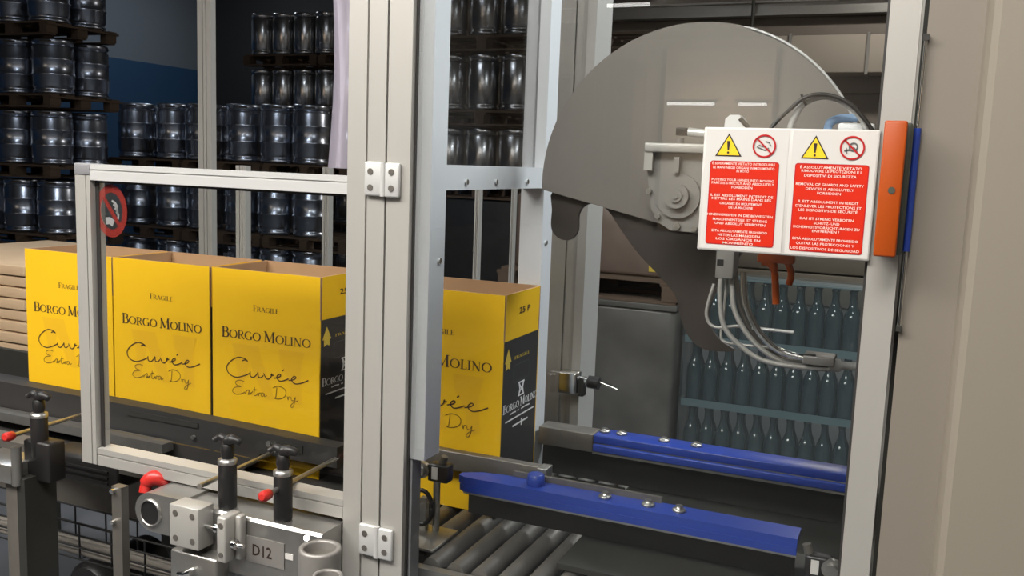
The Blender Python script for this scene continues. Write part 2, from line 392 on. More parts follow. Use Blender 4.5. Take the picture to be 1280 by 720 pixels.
# hinges on the front post
D_ = thing('machine_door', 'framed clear door carrying the two red notices and the orange switch', 'door', (-.32, Yf, 0))
profile(MB(), -.6395, -.605, Yf, Yf+.03, .25, 2.15).build('stile', 'alu', D_)
profile(MB(), -.0415, -.0115, Yf, Yf+.03, .25, 2.15).build('stile', 'alu', D_)
MB().box(-.605, -.0415, Yf, Yf+.03, .25, .285).build('rail', 'alu', D_)
MB().box(-.605, -.0415, Yf, Yf+.03, 2.115, 2.15).build('rail', 'alu', D_)
MB().box(-.606, -.0405, Yf+.012, Yf+.016, .284, 2.116).build('pane', 'pane', D_)
b = MB().box(-.606, -.602, Yf+.009, Yf+.012, .285, 2.115).box(-.0445, -.0405, Yf+.009, Yf+.012, .285, 2.115)
b.build('seal', 'rubber', D_)
def hinge(z0, z1, nm):
    h = MB().bev(-.6705, -.6435, Yf-.007, Yf, z0, z1, .0025).bev(-.6400, -.6170, Yf-.007, Yf, z0-.001, z1-.001, .0025)
    h.cyl((-.6418, Yf-.005, z0), (-.6418, Yf-.005, z1), .0042, 12)
    o = h.build('hinge', 'alu_bright', D_)
    pins('screw', 'steel_dull', o, [((x, Yf-.008, z), (x, Yf-.0068, z), .0042) for x in (-.6605, -.6285) for z in (z0+.011, z1-.013)])
hinge(1.452, 1.497, 'hinge'); hinge(.953, .998, 'hinge')

# orange interlock switch
t = thing('safety_switch', 'tall orange interlock switch fixed at the edge of the machine door', 'switch', (-.022, 1.035, 1.42))
MB().bev(-.034, -.0088, 1.026, Yf, 1.4215, 1.5565, .003).build('housing', 'orange_dark', t)
MB().bev(-.0355, -.0140, 1.008, 1.0258, 1.4205, 1.5575, .002).build('cover', 'orange', t)
MB().cyl((-.0235, 1.0072, 1.488), (-.0235, 1.0082, 1.488), .0035, 14).build('emblem', 'orange_dark', t)
t = thing('gas_strut', 'slim blue cylinder in the gap between the door and the beige cabinet', 'strut', (-.0048, 1.045, 1.34))
gx, gy = -.0048, 1.0452
MB().cyl((gx, gy, 1.425), (gx, gy, 1.552), .0036, 16).build('cylinder', 'blue', t)
pins('rod', 'chrome', t, [((gx, gy, 1.345), (gx, gy, 1.425), .0020), ((gx, gy, 1.552), (gx, gy, 1.640), .0018)])
for z in (1.340, 1.640): MB().box(gx-.003, gx+.003, gy-.003, Yf-.0002, z, z+.006).build('bracket', 'steel_dark', t)
MB().box(-.010, -.005, 1.20, 1.24, 0, 2.2).build('side_column', 'steel_dark', E_)

# ------------------------------------------------------------------ warning sign
SX, SZ, SY = -.224, 1.5495, 1.044
t = thing('warning_sign', 'white board with two red multilingual warning notices on the machine door', 'sign', (SX+.092, SY, SZ-.138))
MB().bev(SX, SX+.1842, SY, SY+.0055, SZ-.1378, SZ, .0015).build('board', 'sign_white', t)
def sp(d): return lambda u, v: (SX+u, SY-d, SZ-v)
def rrect(mb, u0, u1, v0, v1, r, d, mi=0):
    pts = []
    for cx, cy, a in ((u1-r, v0+r, -90), (u1-r, v1-r, 0), (u0+r, v1-r, 90), (u0+r, v0+r, 180)):
        pts += arc(cx, cy, r, r, a, a+90, 5)
    P = sp(d); mb.add([P(*p) for p in pts], [tuple(range(len(pts)))], mi)
def ring(mb, u, v, ro, ri, d, mi=0):
    P = sp(d); n = 36
    vs = [P(u+r*math.cos(2*PI*k/n), v+r*math.sin(2*PI*k/n)) for r in (ri, ro) for k in range(n)]
    mb.add(vs, [(k, (k+1) % n, n+(k+1) % n, n+k) for k in range(n)], mi)
def fill(mb, pts, d, mi=0):
    P = sp(d); mb.add([P(*p) for p in pts], [tuple(range(len(pts)))], mi)
LEFT = ["\u00c8 SEVERAMENTE VIETATO INTRODURRE", "LE MANI NEGLI ORGANI IN MOVIMENTO", "IN MOTO", "PUTTING YOUR HANDS INTO MOVING", "PARTS IS STRICTLY AND ABSOLUTELY", "FORBIDDEN",
        "IL EST ABSOLUMENT INTERDIT DE", "METTRE LES MAINS DANS LES", "ORGANES EN MOUVEMENT", "DE LA MACHINE", "HINEINGREIFEN IN DIE BEWEGTEN", "MASCHINENTEILE IST STRENG", "UND ABSOLUT VERBOTEN",
        "EST\u00c1 ABSOLUTAMENTE PROHIBIDO", "METER LAS MANOS EN", "LOS \u00d3RGANOS EN", "MOVIMIENTO"]
LUV = [(.0116, .0799, .0406), (.0127, .0796, .0450), (.0388, .0522, .0487), (.0121, .0797, .0585), (.0123, .0804, .0622), (.0346, .0573, .0666), (.0117, .0803, .0759), (.0134, .0784, .0795), (.0226, .0688, .0847), (.0328, .0593, .0890),
       (.0095, .0814, .0975), (.0161, .0758, .1027), (.0186, .074, .1071), (.0158, .0767, .1155), (.0228, .0692, .1200), (.0209, .0699, .1244), (.0289, .0621, .1288)]
RIGHT = ["\u00c8 ASSOLUTAMENTE VIETATO", "RIMUOVERE LE PROTEZIONI E I", "DISPOSITIVI DI SICUREZZA", "REMOVAL OF GUARDS AND SAFETY", "DEVICES IS ABSOLUTELY", "FORBIDDEN", "IL EST ABSOLUMENT INTERDIT",
         "D'ENLEVER LES PROTECTIONS ET", "LES DISPOSITIFS DE S\u00c9CURIT\u00c9", "DAS IST STRENG VERBOTEN", "SCHUTZ- UND", "SICHERHEITSVORRICHTUNGEN ZU", "ENTFERNEN !", "EST\u00c1 ABSOLUTAMENTE PROHIBIDO", "QUITAR LAS PROTECCIONES Y", "LOS DISPOSITIVOS DE SEGURIDAD"]
RUV = [(.1065, .1691, .0417), (.108, .1685, .0455), (.1112, .1644, .0505), (.1033, .1725, .0598), (.1139, .1631, .0646), (.1261, .1501, .0690), (.1072, .1686, .0783), (.1047, .1719, .0832), (.1079, .1683, .0876), (.1102, .1651, .0966),
       (.1249, .1512, .1012), (.1037, .1718, .1059), (.1239, .1515, .1098), (.104, .1714, .1187), (.1081, .1679, .1236), (.1027, .1732, .1290)]
for which, (s0, s1, uvs, txt, red, rr, tri, cc) in enumerate((
        (.003, .0925, LUV, LEFT, 'sign_red', (.0092, .0843, .0368, .1302), [(.0282, .0065), (.0140, .0318), (.0432, .0318)], (.0670, .0196)),
        (.0965, .182, RUV, RIGHT, 'sign_crimson', (.1010, .1762, .0367, .1316), [(.1204, .0068), (.1060, .0317), (.1348, .0317)], (.1577, .0192)))):
    sh = MB().box(SX+s0, SX+s1, SY-.0004, SY, SZ-.1355, SZ-.0022).build('notice_sheet', 'sheet_white', t)
    sh['label'] = ['notice with a hand pictogram', 'notice with a wrench pictogram'][which]
    b = MB(); rrect(b, *rr, .003, .0008, 0); rrect(b, rr[0]+.0011, rr[1]-.0011, rr[2]+.0011, rr[3]-.0011, .0024, .0010, 1)
    b.build('red_panel', ['sign_crimson', 'sign_red'], sh)
    b = MB()
    for s, (u0, u1, v) in zip(txt, uvs): sans(b, s, u0, u1, -v-.0004, .0027, lambda u, w: sp(.0013)(u, -w), 0, .004)
    b.build('lettering', 'sign_ink', sh)
    b = MB(); fill(b, tri, .0008, 0)
    cx, cy = sum(p[0] for p in tri)/3, sum(p[1] for p in tri)/3
    fill(b, [(cx+(p[0]-cx)*.84, cy+(p[1]-cy)*.84) for p in tri], .0010, 1)
    x, y = tri[0][0], tri[0][1]
    fill(b, [(x-.0018, y+.0085), (x+.0018, y+.0085), (x+.0008, y+.0185), (x-.0008, y+.0185)], .0013, 0)
    fill(b, arc(x, y+.0212, .0013, .0013, 0, 330, 11), .0013, 0)
    b.build('warning_triangle', ['sign_black', 'sign_yellow'], sh)
    b = MB(); ring(b, *cc, .0126, .0108, .0014, 0)
    q = sp(.0014); a = .0082
    b.add([q(cc[0]-a-.0006, cc[1]-a+.0006), q(cc[0]-a+.0006, cc[1]-a-.0006), q(cc[0]+a+.0006, cc[1]+a-.0006), q(cc[0]+a-.0006, cc[1]+a+.0006)], [(0, 1, 2, 3)], 0)
    g = lambda pts, w: ribbon(b, [(cc[0]+p[0]/1000, cc[1]+p[1]/1000) for p in pts], w/1000, sp(.0011), 1)
    if which == 0:
        for pts in ([(-8, 1), (-3, 3), (1, 4.5), (5, 2)], [(-6, -1), (-2, .5), (1, 1)], [(1, -5), (5, -4), (7, 0)]): g(pts, 1.1)
    else:
        g([(p[0], p[1]) for p in arc(1, -1, 4, 4, 0, 360, 16)], 1.5); g([(-8, 3), (-2, 2)], 1.6); g([(-6, 0), (-5, 6)], 1.0); g([(1, -1), (5, 4)], 1.4)
    b.build('prohibition_mark', ['sign_crimson', 'ink_grey'], sh)

# ================================================================== front guard with its sticker
gy0, gy1 = Yf, Yf+.028
t = thing('clear_guard', 'low aluminium framed clear guard in front of the yellow boxes', 'guard', (-.95, Yf+.014, .996))
def bar(mb, x0, x1, z0, z1):
    h = (z1-z0)*.42
    return mb.prism([(gy0, z0), (gy0, z1-h), (gy0+.0015, z1-h), (gy0+.0015, z1-h+.0025), (gy0, z1-h+.0025), (gy0, z1), (gy1, z1), (gy1, z0)], x0, x1, 'x')
bar(MB(), -1.172, -.701, 1.452, 1.4765).build('top_bar', 'alu_bright', t)
bar(MB(), -1.170, -.7015, .996, 1.0235).build('bottom_bar', 'alu', t)
profile(MB(), -1.2035, -1.172, gy0, gy1, .996, 1.459, (-1.181,), gw=.002).build('side_bar', 'alu', t)
MB().bev(-1.2045, -1.1715, gy0-.001, gy1+.001, 1.459, 1.4775, .002).build('corner_cap', 'alu_dark', t)
MB().box(-1.1725, -.701, Yf+.012, Yf+.016, 1.052, 1.4525).build('pane', 'pane', t)
MB().box(-1.172, -1.165, Yf+.010, Yf+.012, 1.0235, 1.452).box(-1.165, -.7015, Yf+.010, Yf+.012, 1.448, 1.452).build('seal', 'rubber', t)
# sticker: hand in gears, crossed out
cx, cz, sy = -1.1405, 1.4055, Yf+.0115
b = MB(); n = 40
def disk(mb, u, v, rx, rz, y, mi):
    mb.add([(cx+u+rx*math.cos(2*PI*k/n), y, cz+v+rz*math.sin(2*PI*k/n)) for k in range(n)], [tuple(range(n))], mi)
b.add([(cx+r*.0325*math.cos(2*PI*k/n), sy-.0003, cz+r*.041*math.sin(2*PI*k/n)) for r in (1, .70) for k in range(n)], [(k, (k+1) % n, n+(k+1) % n, n+k) for k in range(n)], 0)
st = thing('hand_sticker', 'faded round prohibition sticker in the corner of the clear guard', 'sticker', (cx, sy, cz-.04))
b.build('red_ring', 'faded_red', st)
b = MB(); disk(b, 0, 0, .0225, .0285, sy, 0); b.build('backing', 'faded_dark', st)
b = MB(); P = lambda u, v: (cx+u, sy-.0002, cz+v)
ribbon(b, [(-.012, -.016), (-.004, -.015), (.004, -.019)], .011, P)
for i in range(4): ribbon(b, [(.001+.003*i, .016-.0055*i), (.008+.0022*i, .013-.006*i), (.013, .006-.006*i)], .0036, P)
b.build('hand_mark', 'faded_grey', st)
b = MB(); P = lambda u, v: (cx+u, sy-.0005, cz+v)
ribbon(b, [(-.016, .021), (.016, -.021)], .007, P); b.build('slash', 'faded_red', st)

# ================================================================== yellow cartons
BW, BD, BH, FL, TH = .236, .150, .285, .0755, .003
ROLL_Z = .935
bx = thing('carton', 'x', 'box', (0, 0, 0))
b = MB()
b.box(0, BW, 0, TH, 0, BH, 0).box(0, BW, BD-TH, BD, 0, BH, 0).box(0, TH, TH, BD-TH, 0, BH, 1).box(BW-TH, BW, TH, BD-TH, 0, BH, 1).box(TH, BW-TH, TH, BD-TH, 0, TH, 2)
b.box(TH, BW-TH, TH, TH+.0008, TH, BH, 2).box(TH, BW-TH, BD-TH-.0008, BD-TH, TH, BH, 2).box(TH, TH+.0008, TH+.001, BD-TH-.001, TH, BH, 2).box(BW-TH-.0008, BW-TH, TH+.001, BD-TH-.001, TH, BH, 2)
b.build('body', ['yellow', 'black_card', 'kraft'], bx)
g = .0025
def flap(x0, x1, y0, y1, dx, dy, inner):
    """a cardboard lid flap standing up, leaning by dx, dy at its top; inner = kraft side"""
    v = [(x0, y0, BH), (x1, y0, BH), (x1, y1, BH), (x0, y1, BH), (x0+dx, y0+dy, BH+FL), (x1+dx, y0+dy, BH+FL), (x1+dx, y1+dy, BH+FL), (x0+dx, y1+dy, BH+FL)]
    fs = [(0, 3, 2, 1), (4, 5, 6, 7), (0, 1, 5, 4), (1, 2, 6, 5), (2, 3, 7, 6), (3, 0, 4, 7)]
    mb = MB(); mb.add(v, fs, 0)
    mb.m = [1, 1, 1, 1, 1, 1]; mb.m[{'-y': 2, '+x': 3, '+y': 4, '-x': 5}[inner]] = 0
    return mb.build('flap', ['yellow', 'kraft'], bx)
fF = flap(g*0, BW, 0, TH, 0, 0, '-y'); flap(0, BW, BD-TH, BD, 0, 0, '+y')
flap(0, TH, TH+g, BD-TH-g, .006, 0, '-x'); fR = flap(BW-TH, BW, TH+g, BD-TH-g, .001, 0, '+x')
fpt = lambda d: (lambda u, v: (u, -d, v))
b = MB(); serif(b, 'FRAGILE', .0925, .149, .288, .0085, fpt(.0004), big=(0,)); b.build('fragile_lettering', 'ink', fF)
b = MB(); serif(b, 'BORGO MOLINO', .021, .218, .2345, .0155, fpt(.0006), big=(0, 6)); b.build('name_lettering', 'ink', bx)
b = MB(); script(b, CUVEE, .033, .210, .160, .040, fpt(.0007), .0021); b.build('script_lettering', 'ink', bx)
b = MB(); script(b, EXTRA, .046, .188, .124, .034, fpt(.0007), .0013); b.build('small_script_lettering', 'ink_soft', bx)
b = MB()
for pts in ([(.045, .225), (.105, .225), (.112, .200), (.128, .168), (.140, .130), (.118, .130), (.100, .165), (.085, .195), (.070, .150), (.066, .130), (.050, .130), (.058, .170)],
            [(.148, .225), (.205, .225), (.196, .190), (.200, .130), (.176, .130), (.172, .170), (.152, .200)]):
    P = fpt(.0003); b.add([P(*p) for p in pts], [tuple(range(len(pts)))])
b.build('tonal_emblem', 'tone', bx)
spt = lambda d: (lambda u, v: (BW+d, u, v))
b = MB(); P = spt(.0005)
b.add([P(*p) for p in ((.012, .237), (.012, .249), (.007, .249), (.0205, .272), (.034, .249), (.029, .249), (.029, .237), (.0205, .240))], [(0, 1, 2, 3, 4, 5, 6, 7)], 0)
serif(b, 'FRAGILE', .046, .110, .250, .005, P, mi=0)
b.build('arrow_print', 'ink_yellow', bx)
b = MB(); P = spt(.0005); ribbon(b, arc(.048, .216, .005, .005, 180, 270, 5)+[(.105, .212), (.110, .217), (.110, .236), (.105, .240), (.048, .240), (.043, .236), (.043, .216)], .0010, P); b.build('tear_tab_outline', 'ink_grey', bx)
b = MB(); P = spt(.0005)
for s in (-1, 1):
    ribbon(b, [(.079+s*.010, .208), (.079+s*.006, .196), (.079+s*.010, .184)], .004, P)
ribbon(b, [(.069, .206), (.089, .186)], .003, P); ribbon(b, [(.089, .206), (.069, .186)], .003, P)
ribbon(b, [(.066, .207), (.092, .207)], .0025, P); ribbon(b, [(.066, .185), (.092, .185)], .0025, P)
serif(b, 'BORGO MOLINO', .007, .151, .166, .0115, P, big=(0, 6), bold=1.4)
for u0, u1, v in ((.036, .060, .160), (.066, .072, .160), (.082, .118, .160)): ribbon(b, [(u0, v), ((u0+u1)/2, v+.001), (u1, v)], .0022, P)
ribbon(b, [(.018, .1505), (.137, .1505)], .0026, P)
ribbon(b, [(.048, .1375), (.112, .1375)], .0030, P); ribbon(b, [(.085, .131), (.085, .143)], .0045, P)
b.build('side_print', 'ink_white', bx)
b = MB(); sans(b, '25 P', .058, .104, BH+.040, .010, spt(.0012)); b.build('flap_print', 'ink', fR)
boxes = [(-1.643, 'yellow carton at the far end of the row, beside the stack of boards'), (-1.4035, 'second yellow carton in the row, just inside the clear guard'),
         (-1.1605, 'third yellow carton in the row, its whole front showing behind the guard'), (-.8125, 'yellow carton passing through the machine side opening, black side showing')]
for i, (x, lab) in enumerate(boxes):
    if i == 0: o = bx
    else: o = dup(bx, (0, 0, 0))
    o.location = (x, 1.3065, ROLL_Z); o['label'] = lab; o['group'] = 'yellow cartons on the conveyor'

# ================================================================== conveyor
cv = thing('roller_conveyor', 'belt and roller conveyor carrying the yellow cartons into the machine', 'conveyor', (-.9, 1.35, 0))
MB().box(-2.6, -.70, 1.20, 1.56, .905, ROLL_Z-.0005).build('belt', 'rubber', cv)
MB().box(-2.6, -.70, 1.185, 1.1995, .885, .94).build('side_plate', 'steel_dark', cv)
MB().box(-2.6, .30, 1.60, 1.615, .70, .985).build('side_plate', 'steel_dark', cv)
MB().box(-2.6, -.70, 1.12, 1.16, .955, .97).build('wear_strip', 'steel_dull', cv)
for i in range(17):
    x = -.67+i*.0385
    MB().cyl((x, 1.115, .92), (x, 1.585, .92), .0145, 16).build('roller', 'steel_dull', cv)
MB().box(-.70, -.02, 1.098, 1.112, .83, .925).build('roller_rail', 'steel', cv)
MB().box(-.70, -.02, 1.588, 1.60, .83, .925).build('roller_rail', 'steel_dull', cv)
MB().box(-.70, -.02, 1.112, 1.588, .80, .83).build('tray', 'steel_dark', cv)
MB().box(-.42, -.05, 1.165, 1.60, .937, .945).build('cover_plate', 'steel_dark', cv)
for x, y in ((-2.3, 1.23), (-2.3, 1.57), (-1.25, 1.57), (-.1, 1.57), (-.1, 1.13), (-.69, 1.57)):
    MB().box(x-.02, x+.02, y-.02, y+.02, 0, .83 if y < 1.3 else .80).build('leg', 'steel_dull', cv)

MB().box(-.56, -.425, 1.47, 1.517, .9355, .943).build('rear_strip', 'steel_dark', cv)
# front beam with its label
bm_ = thing('side_beam', 'grey square beam marked D12 at the front of the conveyor', 'beam', (-.85, 1.04, .89))
pts = [(1.0, .903), (1.0, .986), (1.004, .990), (1.094, .990), (1.098, .986), (1.098, .903)]
MB().prism(pts, -.9454, -.7025, 'x').build('body', 'steel', bm_)
# rounded end fitting of the beam with its hole
b = MB(); n = 28; r0, r1 = .0185, .0215; xe, ye, ze = -1.008, .998, .964
arcp = [(xe+.031*math.cos(math.radians(a)), .964+.030*math.sin(math.radians(a))) for a in range(90, 271, 15)]
MB().prism(arcp+[(-.9455, .934), (-.9455, .994)], 1.0, 1.095, 'y').build('end_fitting', 'steel', bm_)
b = MB()
b.add([(xe+r*math.cos(2*PI*k/n), y, ze+r*math.sin(2*PI*k/n)) for r, y in ((r1, 1.0), (r1*.95, .996), (r0, .996), (r0, 1.0)) for k in range(n)],
      [(i*n+k, i*n+(k+1) % n, (i+1)*n+(k+1) % n, (i+1)*n+k) for i in range(3) for k in range(n)], 0, True)
b.build('hole_rim', 'steel', bm_)
b = MB(); b.add([(xe+r0*math.cos(2*PI*k/n), .9985, ze+r0*math.sin(2*PI*k/n)) for k in range(n)], [tuple(range(n))]); b.build('hole', 'black', bm_)
# clamp block, screw bracket
blk = MB().bev(-.941, -.888, .968, .9995, .940, 1.001, .0012).build('clamp_block', 'alu', bm_)
pins('screw', 'steel_dull', blk, [((x, .9672, z), (x, .9682, z), .0045) for x in (-.930, -.899) for z in (.952, .989)])
br = MB().bev(-.854, -.838, .966, .9995, .932, .999, .003).bev(-.838, -.828, .985, .9995, .932, .997, .003).build('screw_bracket', 'alu', bm_)
MB().cyl((-.888, .984, .972), (-.854, .984, .972), .0035, 10).cyl((-.870, .984, .972), (-.864, .984, .972), .0075, 6).build('bolt', 'chrome', br)
MB().cyl((-.838, .975, .960), (-.814, .975, .960), .0035, 10).cyl((-.832, .975, .960), (-.826, .975, .960), .0075, 6).build('bolt', 'chrome', br)
pins('screw', 'steel_dull', br, [((-.846, .965, z), (-.846, .9662, z), .004) for z in (.944, .987)])
lb = MB().box(-.832, -.763, .9985, .9998, .927, .965).build('label_plate', 'cast', bm_); lb['label'] = 'pale label reading D12'
b = MB(); sans(b, 'D12', -.8175, -.784, .9385, .0165, lambda u, v: (u, .9983, v)); b.build('lettering', 'sign_black', lb)
MB().box(-.7615, -.748, .9986, .9998, .944, .952).build('small_label', 'sheet_white', bm_)
# round sockets on the front of the beam
def socket(x, z, r, y, l):
    n = 26; mb = MB()
    pr = [(r*.78, -l), (r*.78, -.003), (r*.8, 0), (r, 0), (r*1.02, -.004), (r, -l)]
    mb.add([(x+q*math.cos(2*PI*k/n), y+q*math.sin(2*PI*k/n), z+h) for q, h in pr for k in range(n)],
           [(i*n+k, i*n+(k+1) % n, (i+1)*n+(k+1) % n, (i+1)*n+k) for i in range(len(pr)-1) for k in range(n)], 0, True)
    mb.add([(x+r*.78*math.cos(2*PI*k/n), y+r*.78*math.sin(2*PI*k/n), z-.012) for k in range(n)], [tuple(range(n))], 1)
    return mb
s_ = thing('pipe_clamp', 'round cast pipe clamps at the end of the grey D12 beam', 'clamp', (-.715, .974, .91))
socket(-.680, .990, .0275, .966, .060).build('socket', ['cast', 'steel_dull'], s_)
socket(at(411, 704, .93).x, .976, .019, .928, .05).build('socket', ['cast', 'steel_dull'], s_)
MB().bev(-.706, -.672, .957, .9985, .90, .932, .004).build('clamp_body', 'cast', s_)
MB().bev(-.668, -.645, .915, .955, .885, .928, .004).build('clamp_body', 'cast', s_)
pins('bolt', 'chrome', s_, [((-.66, .905, .972), (-.645, .900, .957), .006), ((-.715, .985, .985), (-.708, .975, .994), .004)])
# lower bracket with a wing bolt
t = thing('lower_bracket', 'grey steel bracket with a bolt below the clamp block', 'bracket', (-.93, .99, .86))
MB().bev(-.948, -.862, .975, 1.05, .84, .929, .004).build('body', 'steel', t)
b = MB().cyl((-.905, .9745, .905), (-.905, .958, .905), .005, 10).tube([(-.922, .965, .900), (-.905, .960, .905), (-.895, .960, .910)], .004, 8); b.build('bolt', 'chrome', t)
MB().box(-.985, -.885, .99, 1.09, .8, .839).box(-.94, -.90, 1.0, 1.05, 0, .8).build('foot_post', 'steel_dark', t)
# red handle
t = thing('red_lever', 'red lever handle tucked under the guard beside the beam end', 'lever', at(200, 612, 1.06))
b = MB(); b.tube(smooth([at(181, 616, 1.04), at(184, 604, 1.045), at(193, 597, 1.05), at(206, 600, 1.06), at(222, 612, 1.08)], 5), [.009]*5+[.012]*6+[.013]*5+[.012]*5, 14)
b.build('grip', 'red', t)
MB().cyl(at(216, 610, 1.075), at(216, 622, 1.075)+Vector((0, .02, 0)), .006, 10).build('pivot', 'steel', t)

# ------------------------------------------------------------------ rail clamps
def rail_clamp(label, x, y, zb, rod, tip, lean=0.0):
    t = thing('rail_clamp', label, 'clamp', (x, y, zb), 'black clamps holding the guide rail')
    MB().lathe([(.0125, 0), (.0132, .003), (.0132, .064), (.012, .067)], 20, (x, y, zb)).build('sleeve', 'black', t)
    MB().lathe([(.0138, 0), (.0138, .006), (.009, .008)], 20, (x, y, zb+.066)).build('washer', 'steel', t)
    b = MB().lathe([(.008, 0), (.010, .010), (.009, .020), (.006, .024)], 16, (x, y, zb+.073))
    b.tube(smooth([(x-.021, y-.004, zb+.098), (x-.013, y, zb+.103), (x, y, zb+.100), (x+.013, y, zb+.103), (x+.021, y+.004, zb+.098)], 4), [.0045]*4+[.006]*4+[.009]*1+[.008]*3+[.006]*4+[.0045], 10)
    b.build('tee_handle', 'black', t)
    MB().tube([rod[0], rod[1]], .0038, 10).build('rod', 'steel', t)
    if tip:
        d = (Vector(rod[0])-Vector(rod[1])).normalized(); p = Vector(rod[0])
        MB().tube([p-d*.016, p-d*.012, p+d*.006, p+d*.011], [.0055, .0075, .0078, .004], 12).build('end_cap', 'red', t)
    return t
rail_clamp('black clamp with a plain rod end in front of the third yellow carton', -.880, 1.020, .990, (at(249, 608, .965), at(340, 566, 1.262)), False)
rail_clamp('black clamp with a red rod tip near the tall front post', -.7815, 1.020, .990, (at(331, 620, .965), at(419, 574, 1.262)), True)
# clamp and post at the near left corner
t = thing('corner_post', 'steel post at the left edge below a black clamp and red cap', 'post', at(28, 640, 1.0)*1)
p = at(28, 600, 1.02); px_, pz_ = p.x, p.z
MB().bev(px_-.015, px_+.012, 1.0, 1.03, .25, pz_, .002).build('upright', 'steel_dull', t)
q = at(20, 562, 1.0)
MB().cyl((q.x, 1.0, pz_), (q.x, 1.0, q.z+.005), .008, 14).build('pin', 'steel', t)
MB().bev(at(-30, 575, 1.0).x, at(20, 590, 1.0).x, .99, 1.05, at(15, 588, .99).z-.025, at(15, 583, .99).z, .002).build('side_arm', 'steel', t)
MB().bev(at(34, 560, 1.03).x, at(66, 560, 1.03).x, 1.022, 1.055, at(50, 600, 1.03).z, at(50, 551, 1.03).z, .004).build('clamp_base', 'black', t)
MB().box(px_+.012, px_+.03, 1.0, 1.06, .25, at(50, 603, 1.0).z-.002).build('backing_strip', 'steel_dark', t)
c = at(47, 550, 1.03)
rail_clamp('black clamp at the left edge with a long rod to the guide rail', c.x, 1.034, c.z-.028, (at(10, 546, .985), at(104, 518, 1.245)), True)
# guide rails
t = thing('guide_rail', 'black rubber faced guide rail along the feet of the row of cartons', 'guide rail', (-1.6, 1.285, .94))
prof = [(-2.3, .94), (-1.06, .94), (-1.02, .978), (-.86, .978), (-.86, 1.014), (-.90, 1.0145), (-1.05, 1.018), (-1.25, 1.022), (-2.3, 1.025)]
MB().prism(prof, 1.268, 1.300, 'y').build('rail', 'rubber', t)
for x0, x1, z0, z1 in ((-1.33, -1.16, 1.003, 1.013), (-1.0, -.93, .992, 1.006)): MB().box(x0, x1, 1.2655, 1.268, z0, z1).build('worn_patch', 'steel_dark', t)
pins('bolt', 'steel', t, [((-1.00, 1.2675, 1.0), (-1.00, 1.262, 1.0), .005), ((-1.17, 1.2675, .985), (-1.17, 1.262, .985), .004)])
MB().box(-2.3, -1.215, 1.235, 1.262, .955, .972).build('lower_ledge', 'steel', t)
t = thing('steel_guide_bar', 'flat grey guide bar in front of the carton inside the machine', 'guide rail', (-.62, 1.29, 1.0))
MB().bev(-.80, -.487, 1.286, 1.303, 1.005, 1.036, .0015).build('bar', 'steel_dull', t)
MB().bev(-.500, -.484, 1.278, 1.305, 1.0, 1.037, .0015).build('end_block', 'steel', t)
MB().box(-.575, -.50, 1.276, 1.286, .998, 1.008).build('ledge', 'steel', t)
t = thing('blue_guide_rail', 'front blue plastic guide rail with bolts, tapered at its near end', 'guide rail', (-.35, 1.27, .99))
prof = [(-.612, 1.235), (-.600, 1.228), (-.105, 1.228), (-.105, 1.272), (-.52, 1.272), (-.585, 1.262), (-.612, 1.245)]
MB().prism(prof, 1.008, 1.0205, 'z').build('rail', 'blue', t)
MB().prism([(-.609, 1.232), (-.600, 1.226), (-.105, 1.226), (-.105, 1.232)], .998, 1.008, 'z').build('lower_lip', 'blue_dark', t)
MB().box(-.60, -.105, 1.2262, 1.2285, .995, .998).build('chain_edge', 'steel', t)
MB().box(-.535, -.30, 1.268, 1.274, 1.0205, 1.029).build('backing_strip', 'steel_dull', t)
for x, y in ((-.49, 1.25), (-.38, 1.25), (-.315, 1.25), (-.27, 1.25)):
    MB().lathe([(.009, 0), (.010, .002), (.009, .004), (.0055, .0045), (.005, .009)] if x != -.49 else [(.013, 0), (.014, .003), (.013, .016), (.010, .018)], 14, (x, y, 1.0205)).build('bolt', 'steel' if x != -.49 else 'blue', t)
t = thing('blue_guide_rail', 'rear blue plastic guide rail below the green bottles', 'guide rail', (-.28, 1.5, 1.0))
MB().bev(-.472, -.02, 1.466, 1.515, 1.031, 1.045, .002).build('rail', 'blue', t)
MB().bev(-.470, -.02, 1.458, 1.466, 1.018, 1.031, .002).build('lower_lip', 'blue_dark', t)
MB().box(-.470, -.02, 1.4575, 1.462, 1.0145, 1.018).build('chain_edge', 'steel', t)
for x in (-.43, -.355, -.46, -.30): MB().lathe([(.009, 0), (.010, .002), (.009, .004), (.0055, .0045), (.005, .007)], 14, (x, 1.493, 1.045)).build('bolt', 'steel', t)
t = thing('steel_guide_bar', 'brown grey guide bar behind the carton, joining the rear blue rail', 'guide rail', (-.55, 1.5, 1.0))
MB().bev(-.575, -.474, 1.470, 1.512, 1.012, 1.044, .0015).build('bar', 'steel_dull', t)
t = thing('guard_apron', 'dark sheet metal apron beneath the rear blue guide rail', 'apron', (-.28, 1.53, .83))
MB().box(-.575, -.02, 1.519, 1.525, .946, 1.012).build('sheet', 'steel_dark', t)
t = thing('guard_apron', 'dark sheet metal apron hanging below the front blue guide rail', 'apron', (-.32, 1.28, .946))
MB().box(-.613, -.11, 1.2735, 1.2775, .946, 1.012).build('sheet', 'steel_dark', t)
for x in (-.52, -.2): MB().box(x-.012, x+.012, 1.2725, 1.285, 1.0125, 1.016).build('bracket', 'steel_dull', t)
